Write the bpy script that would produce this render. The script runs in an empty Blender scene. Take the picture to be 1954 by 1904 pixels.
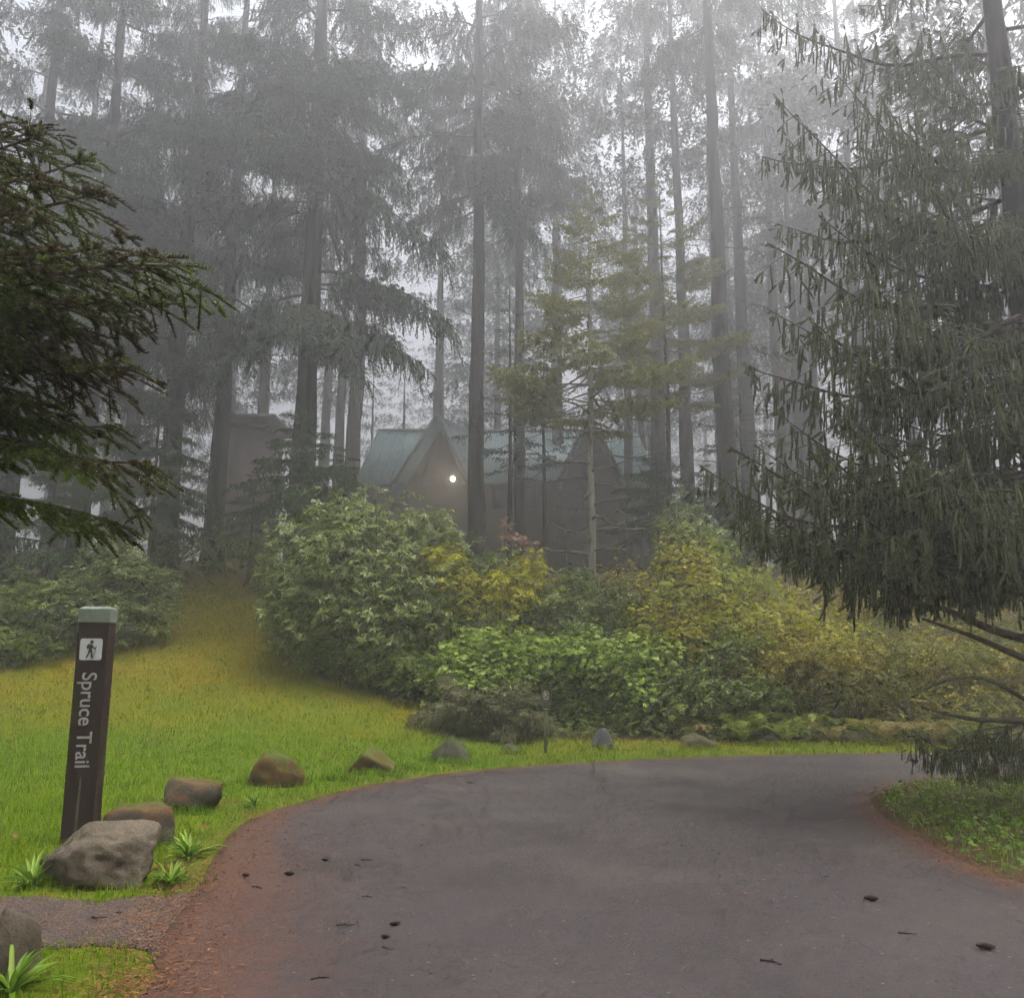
import bpy, bmesh, math, random
import numpy as np
from mathutils import Vector, Matrix, noise as mnoise

# ------------------------------------------------------------------ camera, sky, sun, exposure
sc = bpy.context.scene
COL = sc.collection
CAM_H = 1.5
FPX = 1660.0                      # focal length in units of a 1954 px wide picture
PITCH = math.atan(298.0 / FPX)
cam_d = bpy.data.cameras.new('camera')
cam_d.sensor_width = 36.0
cam_d.lens = 36.0 * FPX / 1954.0
cam_d.clip_start = 0.05
cam_d.clip_end = 1500
cam = bpy.data.objects.new('camera', cam_d)
cam.location = (0, 0, CAM_H)
cam.rotation_euler = (math.pi / 2 + PITCH, 0, 0)
COL.objects.link(cam)
sc.camera = cam

SUN_EL, SUN_AZ = math.radians(76), math.radians(70)
w = bpy.data.worlds.new('World'); sc.world = w; w.use_nodes = True
nt = w.node_tree
bg = nt.nodes['Background']
sky = nt.nodes.new('ShaderNodeTexSky'); sky.sky_type = 'NISHITA'; sky.sun_disc = False
sky.sun_elevation = SUN_EL; sky.sun_rotation = SUN_AZ
sky.air_density = 1.0; sky.dust_density = 6.0; sky.ozone_density = 1.0
hs = nt.nodes.new('ShaderNodeHueSaturation'); hs.inputs['Saturation'].default_value = 0.34
nt.links.new(sky.outputs[0], hs.inputs['Color']); nt.links.new(hs.outputs[0], bg.inputs['Color'])
bg.inputs['Strength'].default_value = 0.15

sun_d = bpy.data.lights.new('sun', 'SUN'); sun_d.energy = 1.3; sun_d.angle = math.radians(35)
sun_d.color = (1.0, 0.97, 0.92)
sun = bpy.data.objects.new('sun', sun_d); COL.objects.link(sun)
sdir = Vector((math.sin(SUN_AZ) * math.cos(SUN_EL), math.cos(SUN_AZ) * math.cos(SUN_EL), math.sin(SUN_EL)))
sun.rotation_euler = sdir.to_track_quat('Z', 'Y').to_euler()
sun.location = (0, 0, 60)

vs = sc.view_settings
vs.view_transform = 'Standard'; vs.look = 'None'; vs.gamma = 1.0; vs.use_curve_mapping = False
vs.exposure = 1.2
cy = sc.cycles
cy.use_denoising = True
try: cy.denoiser = 'OPENIMAGEDENOISE'
except Exception: pass
try: cy.denoising_prefilter = 'NONE'; cy.denoising_input_passes = 'RGB_ALBEDO_NORMAL'
except Exception: pass
cy.max_bounces = 5; cy.diffuse_bounces = 2; cy.glossy_bounces = 2; cy.transmission_bounces = 3
cy.volume_bounces = 1; cy.transparent_max_bounces = 8
cy.caustics_reflective = False; cy.caustics_refractive = False
cy.sample_clamp_indirect = 4.0
cy.use_adaptive_sampling = True; cy.adaptive_threshold = 0.06; cy.adaptive_min_samples = 12
HAZE = 0.0135

rng = np.random.default_rng(7)
R = random.Random(11)

# ------------------------------------------------------------------ helpers: picture -> place
def ray(u, v):
    x = (u - 977) / FPX; yv = (952 - v) / FPX
    cp, sp = math.cos(PITCH), math.sin(PITCH)
    return Vector((x, cp - yv * sp, sp + yv * cp))

def at(u, v, Y):
    d = ray(u, v); t = Y / d.y
    return Vector((d.x * t, Y, CAM_H + d.z * t))

def sstep(a, b, x):
    t = np.clip((x - a) / (b - a), 0, 1)
    return t * t * (3 - 2 * t)

def hgt(x, y):
    """terrain height (works on arrays)"""
    x = np.asarray(x, float); y = np.asarray(y, float)
    k = sstep(-5.0, 1.0, x)
    yy = y - 7.0
    soft = 0.5 * (yy + np.sqrt(yy * yy + 4.0))
    base = -0.03 * k * np.minimum(soft, 9.0)
    ys = 15.0 + 2.4 * sstep(-4, 3, x)
    r = y - ys
    r = 0.5 * (r + np.sqrt(r * r + 6.0))
    ramp = 0.29 * np.minimum(r, 17) + 0.05 * np.maximum(np.minimum(r, 60) - 17, 0)
    bump = 0.03 * np.sin(x * 1.3 + 0.7 * y) * np.cos(y * 0.9 - 0.4 * x) * sstep(13, 18, y)
    return base + ramp + bump

def H(x, y): return float(hgt(x, y))

def gnd(u, v):
    d = ray(u, v); t = 1.0
    prev = t
    while t < 200:
        p = Vector((0, 0, CAM_H)) + d * t
        if p.z < H(p.x, p.y):
            lo, hi = prev, t
            for _ in range(24):
                m = 0.5 * (lo + hi); q = Vector((0, 0, CAM_H)) + d * m
                if q.z < H(q.x, q.y): hi = m
                else: lo = m
            q = Vector((0, 0, CAM_H)) + d * hi
            return Vector((q.x, q.y, H(q.x, q.y)))
        prev = t; t += 0.1
    p = Vector((0, 0, CAM_H)) + d * 60
    return Vector((p.x, p.y, H(p.x, p.y)))

def pip(px, py, poly):
    inside = np.zeros(len(px), bool)
    n = len(poly); j = n - 1
    for i in range(n):
        xi, yi = poly[i]; xj, yj = poly[j]
        if yi != yj:
            c = ((yi > py) != (yj > py)) & (px < (xj - xi) * (py - yi) / (yj - yi) + xi)
            inside ^= c
        j = i
    return inside

def polydist(px, py, pts):
    d = np.full(np.shape(px), 1e9)
    for (ax, ay), (bx, by) in zip(pts[:-1], pts[1:]):
        vx, vy = bx - ax, by - ay
        L = vx * vx + vy * vy + 1e-12
        t = np.clip(((px - ax) * vx + (py - ay) * vy) / L, 0, 1)
        d = np.minimum(d, np.hypot(px - ax - t * vx, py - ay - t * vy))
    return d

def smooth_poly(pts, n):
    """Catmull-Rom through the points, resampled evenly to n points"""
    P = [np.array(p, float) for p in pts]
    P = [2 * P[0] - P[1]] + P + [2 * P[-1] - P[-2]]
    out = []
    for i in range(1, len(P) - 2):
        for t in np.linspace(0, 1, 16, endpoint=False):
            a, b, c, d = P[i - 1], P[i], P[i + 1], P[i + 2]
            out.append(0.5 * (2 * b + (c - a) * t + (2 * a - 5 * b + 4 * c - d) * t * t + (3 * b - a - 3 * c + d) * t ** 3))
    out.append(P[-2]); out = np.array(out)
    s = np.r_[0, np.cumsum(np.hypot(*np.diff(out, axis=0).T))]
    q = np.linspace(0, s[-1], n)
    return np.c_[np.interp(q, s, out[:, 0]), np.interp(q, s, out[:, 1])]

# ------------------------------------------------------------------ helpers: objects
def tag(o, label=None, cat=None, group=None, kind=None):
    if label: o['label'] = label
    if cat: o['category'] = cat
    if group: o['group'] = group
    if kind: o['kind'] = kind
    return o

def link(o, parent=None):
    COL.objects.link(o)
    if parent is not None: o.parent = parent
    return o

def empty(name, loc, label=None, cat=None, group=None):
    o = bpy.data.objects.new(name, None); o.location = loc; o.empty_display_size = 0.2
    link(o); tag(o, label, cat, group)
    return o

def mesh_np(name, V, F, mat=None, smooth=False):
    """V (n,3); F: array (m,3) or (m,4) or list of such"""
    V = np.asarray(V, np.float32).reshape(-1, 3)
    Fs = F if isinstance(F, list) else [F]
    Fs = [np.asarray(f, np.int32) for f in Fs if len(f)]
    me = bpy.data.meshes.new(name)
    nl = sum(f.size for f in Fs); nf = sum(len(f) for f in Fs)
    me.vertices.add(len(V)); me.vertices.foreach_set('co', V.ravel())
    me.loops.add(nl); me.polygons.add(nf)
    me.loops.foreach_set('vertex_index', np.concatenate([f.ravel() for f in Fs]))
    tot = np.concatenate([np.full(len(f), f.shape[1], np.int32) for f in Fs])
    me.polygons.foreach_set('loop_start', np.r_[0, np.cumsum(tot)[:-1]].astype(np.int32))
    me.polygons.foreach_set('loop_total', tot)
    if smooth: me.polygons.foreach_set('use_smooth', np.ones(nf, bool))
    me.update(calc_edges=True)
    if mat: me.materials.append(mat)
    return me

def obj(name, me, parent=None, loc=(0, 0, 0)):
    o = bpy.data.objects.new(name, me); o.location = loc
    return link(o, parent)

class MB:
    """collects vertices, triangles and quads"""
    def __init__(s): s.v = []; s.t = []; s.q = []; s.n = 0
    def add(s, V, T=None, Q=None):
        V = np.asarray(V, float).reshape(-1, 3)
        if T is not None and len(T): s.t.append(np.asarray(T, int) + s.n)
        if Q is not None and len(Q): s.q.append(np.asarray(Q, int) + s.n)
        s.v.append(V); s.n += len(V)
    def mesh(s, name, mat, smooth=False):
        F = []
        if s.t: F.append(np.concatenate(s.t))
        if s.q: F.append(np.concatenate(s.q))
        return mesh_np(name, np.concatenate(s.v), F, mat, smooth)
    def tube(s, pts, rad, n=6, cap=True):
        P = np.asarray(pts, float); m = len(P); rad = np.broadcast_to(np.asarray(rad, float), (m,))
        T = np.gradient(P, axis=0); T /= np.linalg.norm(T, axis=1)[:, None] + 1e-9
        ref = np.array([0, 0, 1.0]) if abs(T[:, 2]).mean() < 0.8 else np.array([1.0, 0, 0])
        A = np.cross(T, ref); A /= np.linalg.norm(A, axis=1)[:, None] + 1e-9
        B = np.cross(T, A)
        ang = np.arange(n) * 2 * math.pi / n
        V = P[:, None] + rad[:, None, None] * (np.cos(ang)[None, :, None] * A[:, None] + np.sin(ang)[None, :, None] * B[:, None])
        i, j = np.meshgrid(np.arange(m - 1), np.arange(n), indexing='ij')
        Q = np.stack([i * n + j, i * n + (j + 1) % n, (i + 1) * n + (j + 1) % n, (i + 1) * n + j], -1).reshape(-1, 4)
        V = V.reshape(-1, 3); T_ = []
        if cap:
            V = np.vstack([V, P[:1], P[-1:]])
            k = m * n
            T_ = [(k, (a + 1) % n, a) for a in range(n)] + [(k + 1, (m - 1) * n + a, (m - 1) * n + (a + 1) % n) for a in range(n)]
        s.add(V, T_, Q)
    def box(s, c, d, M=None):
        c = np.array(c, float); d = np.array(d, float) / 2
        V = np.array([[x, y, z] for x in (-1, 1) for y in (-1, 1) for z in (-1, 1)]) * d
        if M is not None: V = V @ np.asarray(M).T
        s.add(V + c, None, [(0, 1, 3, 2), (4, 6, 7, 5), (0, 4, 5, 1), (2, 3, 7, 6), (0, 2, 6, 4), (1, 5, 7, 3)])

def bevel_box(name, dims, bev, mat, parent, loc, segs=2):
    bm = bmesh.new(); bmesh.ops.create_cube(bm, size=1.0)
    for v in bm.verts: v.co = Vector((v.co.x * dims[0], v.co.y * dims[1], v.co.z * dims[2]))
    if bev: bmesh.ops.bevel(bm, geom=list(bm.edges), offset=bev, segments=segs, affect='EDGES', profile=0.6)
    me = bpy.data.meshes.new(name); bm.to_mesh(me); bm.free(); me.materials.append(mat)
    return obj(name, me, parent, loc)

# ------------------------------------------------------------------ materials
def newmat(name):
    m = bpy.data.materials.new(name); m.use_nodes = True
    n = m.node_tree; p = n.nodes['Principled BSDF']
    return m, n, p

def nd(n, t, **kw):
    x = n.nodes.new(t)
    for k, v in kw.items():
        if k in x.inputs: x.inputs[k].default_value = v
        else: setattr(x, k, v)
    return x

def ramp(n, stops):
    r = n.nodes.new('ShaderNodeValToRGB'); e = r.color_ramp.elements
    while len(e) < len(stops): e.new(0.5)
    for el, (p, c) in zip(e, stops): el.position = p; el.color = (*c, 1)
    return r

def mixc(n, fac, a, b, mode='MIX'):
    x = n.nodes.new('ShaderNodeMix'); x.data_type = 'RGBA'; x.blend_type = mode
    for inp, val in ((x.inputs[0], fac), (x.inputs[6], a), (x.inputs[7], b)):
        if hasattr(val, 'is_linked'): n.links.new(val, inp)
        elif isinstance(val, (int, float)): inp.default_value = val
        else: inp.default_value = (*val, 1)
    return x.outputs[2]

def leafmat(name, stops, transl=0.3, rough=0.45, spec=0.3, patch=None, pscale=1.2):
    m, n, p = newmat(name)
    g = n.nodes.new('ShaderNodeNewGeometry')
    r = ramp(n, stops); n.links.new(g.outputs['Random Per Island'], r.inputs[0])
    col = r.outputs[0]
    if patch:
        nz = nd(n, 'ShaderNodeTexNoise', Scale=pscale, Detail=2.0)
        n.links.new(g.outputs['Position'], nz.inputs['Vector'])
        rr = ramp(n, [(0.45, (0, 0, 0)), (0.62, (1, 1, 1))]); n.links.new(nz.outputs[0], rr.inputs[0])
        col = mixc(n, rr.outputs[0], col, patch)
    n.links.new(col, p.inputs['Base Color'])
    p.inputs['Roughness'].default_value = rough
    p.inputs['Specular IOR Level'].default_value = spec
    if transl:
        t = n.nodes.new('ShaderNodeBsdfTranslucent'); n.links.new(col, t.inputs[0])
        mx = n.nodes.new('ShaderNodeMixShader'); mx.inputs[0].default_value = transl
        n.links.new(p.outputs[0], mx.inputs[1]); n.links.new(t.outputs[0], mx.inputs[2])
        n.links.new(mx.outputs[0], n.nodes['Material Output'].inputs[0])
    return m

def barkmat(name, c1, c2, moss=None, scale=6.0, stretch=0.12, bump=0.6):
    m, n, p = newmat(name)
    tc = n.nodes.new('ShaderNodeTexCoord'); mp = n.nodes.new('ShaderNodeMapping')
    mp.inputs['Scale'].default_value = (1, 1, stretch)
    n.links.new(tc.outputs['Object'], mp.inputs[0])
    nz = nd(n, 'ShaderNodeTexNoise', Scale=scale, Detail=8.0, Roughness=0.7)
    n.links.new(mp.outputs[0], nz.inputs['Vector'])
    r = ramp(n, [(0.35, c1), (0.7, c2)]); n.links.new(nz.outputs[0], r.inputs[0])
    col = r.outputs[0]
    if moss:
        n2 = nd(n, 'ShaderNodeTexNoise', Scale=1.3, Detail=4.0); n.links.new(tc.outputs['Object'], n2.inputs['Vector'])
        r2 = ramp(n, [(0.5, (0, 0, 0)), (0.65, (1, 1, 1))]); n.links.new(n2.outputs[0], r2.inputs[0])
        col = mixc(n, r2.outputs[0], col, moss)
    n.links.new(col, p.inputs['Base Color']); p.inputs['Roughness'].default_value = 0.9
    b = nd(n, 'ShaderNodeBump', Strength=bump, Distance=0.05); n.links.new(nz.outputs[0], b.inputs['Height'])
    n.links.new(b.outputs[0], p.inputs['Normal'])
    return m

def plain(name, c, rough=0.6, spec=0.4, var=0.15, vscale=8.0, bump=0.0, metal=0.0):
    m, n, p = newmat(name)
    tc = n.nodes.new('ShaderNodeTexCoord')
    nz = nd(n, 'ShaderNodeTexNoise', Scale=vscale, Detail=6.0, Roughness=0.65); n.links.new(tc.outputs['Object'], nz.inputs['Vector'])
    a = tuple(x * (1 - var) for x in c); b_ = tuple(min(1, x * (1 + var)) for x in c)
    r = ramp(n, [(0.3, a), (0.7, b_)]); n.links.new(nz.outputs[0], r.inputs[0])
    n.links.new(r.outputs[0], p.inputs['Base Color'])
    p.inputs['Roughness'].default_value = rough; p.inputs['Specular IOR Level'].default_value = spec
    p.inputs['Metallic'].default_value = metal
    if bump:
        b = nd(n, 'ShaderNodeBump', Strength=bump, Distance=0.02); n.links.new(nz.outputs[0], b.inputs['Height'])
        n.links.new(b.outputs[0], p.inputs['Normal'])
    return m

def rockmat(name, c1, c2, moss=None, mossamt=0.5, litter=None):
    m, n, p = newmat(name)
    tc = n.nodes.new('ShaderNodeTexCoord'); g = n.nodes.new('ShaderNodeNewGeometry')
    nz = nd(n, 'ShaderNodeTexNoise', Scale=5.0, Detail=10.0, Roughness=0.65); n.links.new(tc.outputs['Object'], nz.inputs['Vector'])
    fine = nd(n, 'ShaderNodeTexNoise', Scale=45.0, Detail=6.0, Roughness=0.7); n.links.new(tc.outputs['Object'], fine.inputs['Vector'])
    r = ramp(n, [(0.32, c1), (0.55, tuple((a + b) / 2 for a, b in zip(c1, c2))), (0.72, c2)]); n.links.new(nz.outputs[0], r.inputs[0])
    fr = ramp(n, [(0.3, (0.75, 0.75, 0.75)), (0.7, (1.15, 1.15, 1.15))]); n.links.new(fine.outputs[0], fr.inputs[0])
    col = mixc(n, 1.0, r.outputs[0], fr.outputs[0], 'MULTIPLY')
    def cover(col, c, amt, sc_):
        sx = n.nodes.new('ShaderNodeSeparateXYZ'); n.links.new(g.outputs['Normal'], sx.inputs[0])
        nn = nd(n, 'ShaderNodeTexNoise', Scale=sc_, Detail=8.0, Roughness=0.7); n.links.new(tc.outputs['Object'], nn.inputs['Vector'])
        ad = nd(n, 'ShaderNodeMath', operation='MULTIPLY_ADD'); n.links.new(sx.outputs[2], ad.inputs[0]); ad.inputs[1].default_value = 0.25
        n.links.new(nn.outputs[0], ad.inputs[2])
        lo = 0.75 - 0.35 * amt
        rr = ramp(n, [(lo, (0, 0, 0)), (lo + 0.1, (1, 1, 1))]); n.links.new(ad.outputs[0], rr.inputs[0])
        return mixc(n, rr.outputs[0], col, c)
    if moss: col = cover(col, moss, mossamt, 6.0)
    if litter: col = cover(col, litter, mossamt * 0.45, 9.0)
    n.links.new(col, p.inputs['Base Color']); p.inputs['Roughness'].default_value = 0.8
    p.inputs['Specular IOR Level'].default_value = 0.25
    ad = nd(n, 'ShaderNodeMath', operation='MULTIPLY_ADD'); n.links.new(fine.outputs[0], ad.inputs[0]); ad.inputs[1].default_value = 0.3
    n.links.new(nz.outputs[0], ad.inputs[2])
    b = nd(n, 'ShaderNodeBump', Strength=0.7, Distance=0.03); n.links.new(ad.outputs[0], b.inputs['Height'])
    n.links.new(b.outputs[0], p.inputs['Normal'])
    return m

M = {}
M['bark'] = barkmat('bark', (0.022, 0.018, 0.015), (0.065, 0.053, 0.045), (0.032, 0.035, 0.02))
M['bark_red'] = barkmat('bark_red', (0.06, 0.032, 0.024), (0.14, 0.075, 0.055))
M['bark_pale'] = barkmat('bark_pale', (0.2, 0.18, 0.14), (0.42, 0.39, 0.31), (0.22, 0.24, 0.16), scale=9)
M['twig'] = barkmat('twig', (0.05, 0.04, 0.03), (0.15, 0.12, 0.085), (0.13, 0.13, 0.055), scale=14, stretch=1)
M['twig_pale'] = barkmat('twig_pale', (0.12, 0.11, 0.08), (0.3, 0.27, 0.2), None, scale=14, stretch=1)
M['spruce'] = leafmat('spruce_needles', [(0, (0.1, 0.125, 0.055)), (0.6, (0.155, 0.185, 0.08)), (1, (0.23, 0.26, 0.12))], 0.35)
M['fir'] = leafmat('fir_needles', [(0, (0.06, 0.095, 0.014)), (0.6, (0.11, 0.165, 0.025)), (1, (0.19, 0.26, 0.045))], 0.35, patch=(0.075, 0.055, 0.02), pscale=1.6)
M['mid'] = leafmat('conifer_needles', [(0, (0.035, 0.065, 0.035)), (0.6, (0.06, 0.1, 0.055)), (1, (0.09, 0.14, 0.075))], 0.15)
M['midgreen'] = leafmat('young_conifer_needles', [(0, (0.04, 0.075, 0.03)), (0.6, (0.065, 0.11, 0.04)), (1, (0.1, 0.15, 0.06))], 0.2)
M['feather'] = leafmat('feathery_needles', [(0, (0.18, 0.19, 0.045)), (0.6, (0.26, 0.265, 0.06)), (1, (0.35, 0.33, 0.09))], 0.4)
M['far'] = leafmat('far_needles', [(0, (0.035, 0.055, 0.035)), (1, (0.08, 0.11, 0.07))], 0.15)
M['rhodo'] = leafmat('rhododendron_leaves', [(0, (0.11, 0.16, 0.02)), (0.55, (0.18, 0.24, 0.035)), (0.85, (0.28, 0.33, 0.07)), (1, (0.46, 0.48, 0.18))], 0.35, 0.35, 0.5)
M['azalea'] = leafmat('azalea_leaves', [(0, (0.28, 0.3, 0.008)), (0.5, (0.48, 0.46, 0.01)), (1, (0.66, 0.6, 0.03))], 0.45)
M['thimble'] = leafmat('thimbleberry_leaves', [(0, (0.18, 0.27, 0.03)), (0.5, (0.3, 0.43, 0.05)), (1, (0.45, 0.56, 0.1))], 0.45)
M['dkleaf'] = leafmat('dark_leaves', [(0, (0.08, 0.13, 0.012)), (0.5, (0.14, 0.2, 0.022)), (1, (0.25, 0.32, 0.06))], 0.35)
M['vine'] = leafmat('vine_maple_leaves', [(0, (0.28, 0.26, 0.004)), (0.5, (0.44, 0.4, 0.006)), (1, (0.6, 0.52, 0.02))], 0.45, patch=(0.28, 0.34, 0.012), pscale=0.9)
M['gold'] = leafmat('golden_leaves', [(0, (0.11, 0.09, 0.006)), (0.35, (0.24, 0.2, 0.008)), (0.8, (0.46, 0.38, 0.02)), (1, (0.66, 0.58, 0.15))], 0.4, patch=(0.17, 0.19, 0.012), pscale=1.4)
M['pink'] = leafmat('pink_leaves', [(0, (0.3, 0.13, 0.1)), (0.6, (0.4, 0.24, 0.15)), (1, (0.42, 0.36, 0.2))], 0.3)
M['pale'] = leafmat('pale_leaves', [(0, (0.11, 0.16, 0.03)), (0.55, (0.2, 0.26, 0.06)), (1, (0.38, 0.42, 0.17))], 0.35)
M['fern'] = leafmat('fern_fronds', [(0, (0.14, 0.19, 0.02)), (0.6, (0.23, 0.29, 0.03)), (1, (0.36, 0.37, 0.05))], 0.4)
M['fernb'] = leafmat('dry_fern_fronds', [(0, (0.15, 0.12, 0.03)), (0.6, (0.26, 0.2, 0.05)), (1, (0.34, 0.29, 0.09))], 0.4)
M['jun'] = leafmat('juniper_sprays', [(0, (0.17, 0.18, 0.08)), (1, (0.34, 0.32, 0.17))], 0.3)
M['weed'] = leafmat('weed_leaves', [(0, (0.08, 0.17, 0.008)), (0.6, (0.15, 0.27, 0.015)), (1, (0.26, 0.38, 0.04))], 0.4)
M['litter'] = leafmat('fallen_needles', [(0, (0.09, 0.035, 0.015)), (0.6, (0.19, 0.075, 0.03)), (1, (0.3, 0.15, 0.07))], 0.0, 0.8, 0.2)
M['debris'] = plain('debris_brown', (0.05, 0.034, 0.024), 0.8, 0.2, 0.4, 40, 0.5)

# grass blades: fresh on the flat, worn yellow-brown up the slope
def grassmat(name, a, b, c, d):
    m, n, p = newmat(name)
    g = n.nodes.new('ShaderNodeNewGeometry')
    r1 = ramp(n, [(0, a), (1, b)]); n.links.new(g.outputs['Random Per Island'], r1.inputs[0])
    r2 = ramp(n, [(0, c), (1, d)]); n.links.new(g.outputs['Random Per Island'], r2.inputs[0])
    sx = n.nodes.new('ShaderNodeSeparateXYZ'); n.links.new(g.outputs['Position'], sx.inputs[0])
    nz = nd(n, 'ShaderNodeTexNoise', Scale=0.55, Detail=4.0, Roughness=0.6); n.links.new(g.outputs['Position'], nz.inputs['Vector'])
    ma = nd(n, 'ShaderNodeMath', operation='MULTIPLY_ADD'); n.links.new(nz.outputs[0], ma.inputs[0]); ma.inputs[1].default_value = 7.0
    n.links.new(sx.outputs[1], ma.inputs[2])
    mr = nd(n, 'ShaderNodeMapRange'); mr.inputs[1].default_value = 17.5; mr.inputs[2].default_value = 22.0
    n.links.new(ma.outputs[0], mr.inputs[0])
    col = mixc(n, mr.outputs[0], r1.outputs[0], r2.outputs[0])
    pz = nd(n, 'ShaderNodeTexNoise', Scale=2.2, Detail=5.0, Roughness=0.65); n.links.new(g.outputs['Position'], pz.inputs['Vector'])
    pr_ = ramp(n, [(0.33, (0.62, 0.72, 0.7)), (0.5, (1, 1, 1)), (0.68, (1.25, 1.12, 1.0))]); n.links.new(pz.outputs[0], pr_.inputs[0])
    col = mixc(n, 1.0, col, pr_.outputs[0], 'MULTIPLY')
    n.links.new(col, p.inputs['Base Color']); p.inputs['Roughness'].default_value = 0.5; p.inputs['Specular IOR Level'].default_value = 0.25
    t = n.nodes.new('ShaderNodeBsdfTranslucent'); n.links.new(col, t.inputs[0])
    mx = n.nodes.new('ShaderNodeMixShader'); mx.inputs[0].default_value = 0.35
    n.links.new(p.outputs[0], mx.inputs[1]); n.links.new(t.outputs[0], mx.inputs[2])
    n.links.new(mx.outputs[0], n.nodes['Material Output'].inputs[0])
    return m
M['grass'] = grassmat('grass_blades', (0.1, 0.22, 0.001), (0.23, 0.36, 0.004), (0.25, 0.2, 0.002), (0.44, 0.31, 0.008))

# ------------------------------------------------------------------ plan of road, path and lawn (on the ground)
def g2(u, v):
    p = gnd(u, v); return (p.x, p.y)
outer_px = [(270, 1904), (288, 1830), (330, 1765), (380, 1700), (405, 1645), (440, 1595), (490, 1562), (580, 1533), (680, 1506), (780, 1488),
            (900, 1473), (1050, 1461), (1200, 1452), (1400, 1444), (1600, 1440), (1760, 1438), (1954, 1436)]
inner_px = [(1954, 1690), (1850, 1655), (1750, 1602), (1690, 1565), (1662, 1530), (1690, 1508), (1760, 1492), (1860, 1482), (1954, 1477)]
o_pts = [(-2.0, -18), (-1.85, -4), (-1.7, 1.5)] + [g2(*p) for p in outer_px]
lx, ly = o_pts[-1]
o_pts += [(lx + 6, ly + 0.6), (lx + 16, ly + 0.2), (lx + 40, ly - 4)]
i_pts = [(6.5, -18), (5.6, -4), (4.6, 3.2)] + [g2(*p) for p in inner_px]
lx, ly = i_pts[-1]
i_pts += [(lx + 6, ly + 0.2), (lx + 16, ly - 0.6), (lx + 40, ly - 5)]
OUT = smooth_poly(o_pts, 420)
INN = smooth_poly(i_pts, 420)
ROAD_POLY = [tuple(p) for p in OUT] + [tuple(p) for p in INN[::-1]]
pt_px = [(-330, 1712), (0, 1712), (120, 1716), (330, 1712), (395, 1680), (480, 1640)]
pb_px = [(-330, 1812), (0, 1806), (100, 1806), (250, 1812), (300, 1830), (420, 1830)]
PT = smooth_poly([g2(*p) for p in pt_px], 30)
PB = smooth_poly([g2(*p) for p in pb_px], 30)
def ragged(P, a, f, seed, y_hi=99):
    n_ = np.gradient(P, axis=0); n_ = np.c_[-n_[:, 1], n_[:, 0]]; n_ /= np.linalg.norm(n_, axis=1)[:, None] + 1e-9
    k_ = np.array([mnoise.fractal(Vector((q[0] * f, q[1] * f, seed)), 1.0, 2.0, 4) for q in P])
    return P + n_ * (a * k_ * (P[:, 1] < y_hi))[:, None]
PT = ragged(smooth_poly(PT, 140), 0.12, 3.0, 1.0); PB = ragged(smooth_poly(PB, 140), 0.12, 3.0, 5.0)
PATH_POLY = [tuple(p) for p in PT] + [tuple(p) for p in PB[::-1]]
lawn_px = [(-250, 1380), (-60, 1300), (100, 1255), (280, 1200), (350, 1130), (385, 1085), (440, 1075), (490, 1150), (520, 1240), (600, 1290),
           (700, 1322), (850, 1352), (880, 1398), (1000, 1402), (1200, 1412), (1500, 1416), (1954, 1424), (2300, 1428)]
LAWN_POLY = [(-14, -8), (-14, 8)] + [g2(*p) for p in lawn_px] + [(30, 15.5), (10, 14), (0, 12), (-1.5, 0), (-1.5, -8)]

# ------------------------------------------------------------------ ground
gx = np.unique(np.round(np.r_[np.linspace(-300, -30, 28), np.arange(-30, -12, 1.0), np.arange(-12, 14, 0.2), np.arange(14, 30, 1.0), np.linspace(30, 300, 28)], 3))
gy = np.unique(np.round(np.r_[np.linspace(-300, -20, 24), np.arange(-20, 2, 1.0), np.arange(2, 36, 0.2), np.arange(36, 60, 1.0), np.linspace(60, 300, 26)], 3))
X, Y = np.meshgrid(gx, gy, indexing='ij')
Z = hgt(X, Y)
ni, nj = X.shape
ii, jj = np.meshgrid(np.arange(ni - 1), np.arange(nj - 1), indexing='ij')
Q = np.stack([ii * nj + jj, (ii + 1) * nj + jj, (ii + 1) * nj + jj + 1, ii * nj + jj + 1], -1).reshape(-1, 4)
lawn = pip(X.ravel(), Y.ravel(), LAWN_POLY).astype(np.float32)
m, n, p = newmat('ground_soil')
at_ = n.nodes.new('ShaderNodeAttribute'); at_.attribute_name = 'lawn'
g = n.nodes.new('ShaderNodeNewGeometry')
nz = nd(n, 'ShaderNodeTexNoise', Scale=1.5, Detail=8.0, Roughness=0.7); n.links.new(g.outputs['Position'], nz.inputs['Vector'])
nf = nd(n, 'ShaderNodeTexNoise', Scale=30.0, Detail=6.0, Roughness=0.7); n.links.new(g.outputs['Position'], nf.inputs['Vector'])
r1 = ramp(n, [(0.35, (0.06, 0.04, 0.025)), (0.55, (0.1, 0.07, 0.03)), (0.7, (0.07, 0.08, 0.025))]); n.links.new(nz.outputs[0], r1.inputs[0])
r2 = ramp(n, [(0.35, (0.13, 0.15, 0.004)), (0.55, (0.2, 0.17, 0.007)), (0.72, (0.28, 0.16, 0.014))]); n.links.new(nz.outputs[0], r2.inputs[0])
r3 = ramp(n, [(0.35, (0.075, 0.13, 0.003)), (0.6, (0.11, 0.15, 0.005)), (0.75, (0.16, 0.14, 0.01))]); n.links.new(nz.outputs[0], r3.inputs[0])
sy = n.nodes.new('ShaderNodeSeparateXYZ'); n.links.new(g.outputs['Position'], sy.inputs[0])
ny = nd(n, 'ShaderNodeTexNoise', Scale=0.55, Detail=4.0, Roughness=0.6); n.links.new(g.outputs['Position'], ny.inputs['Vector'])
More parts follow.
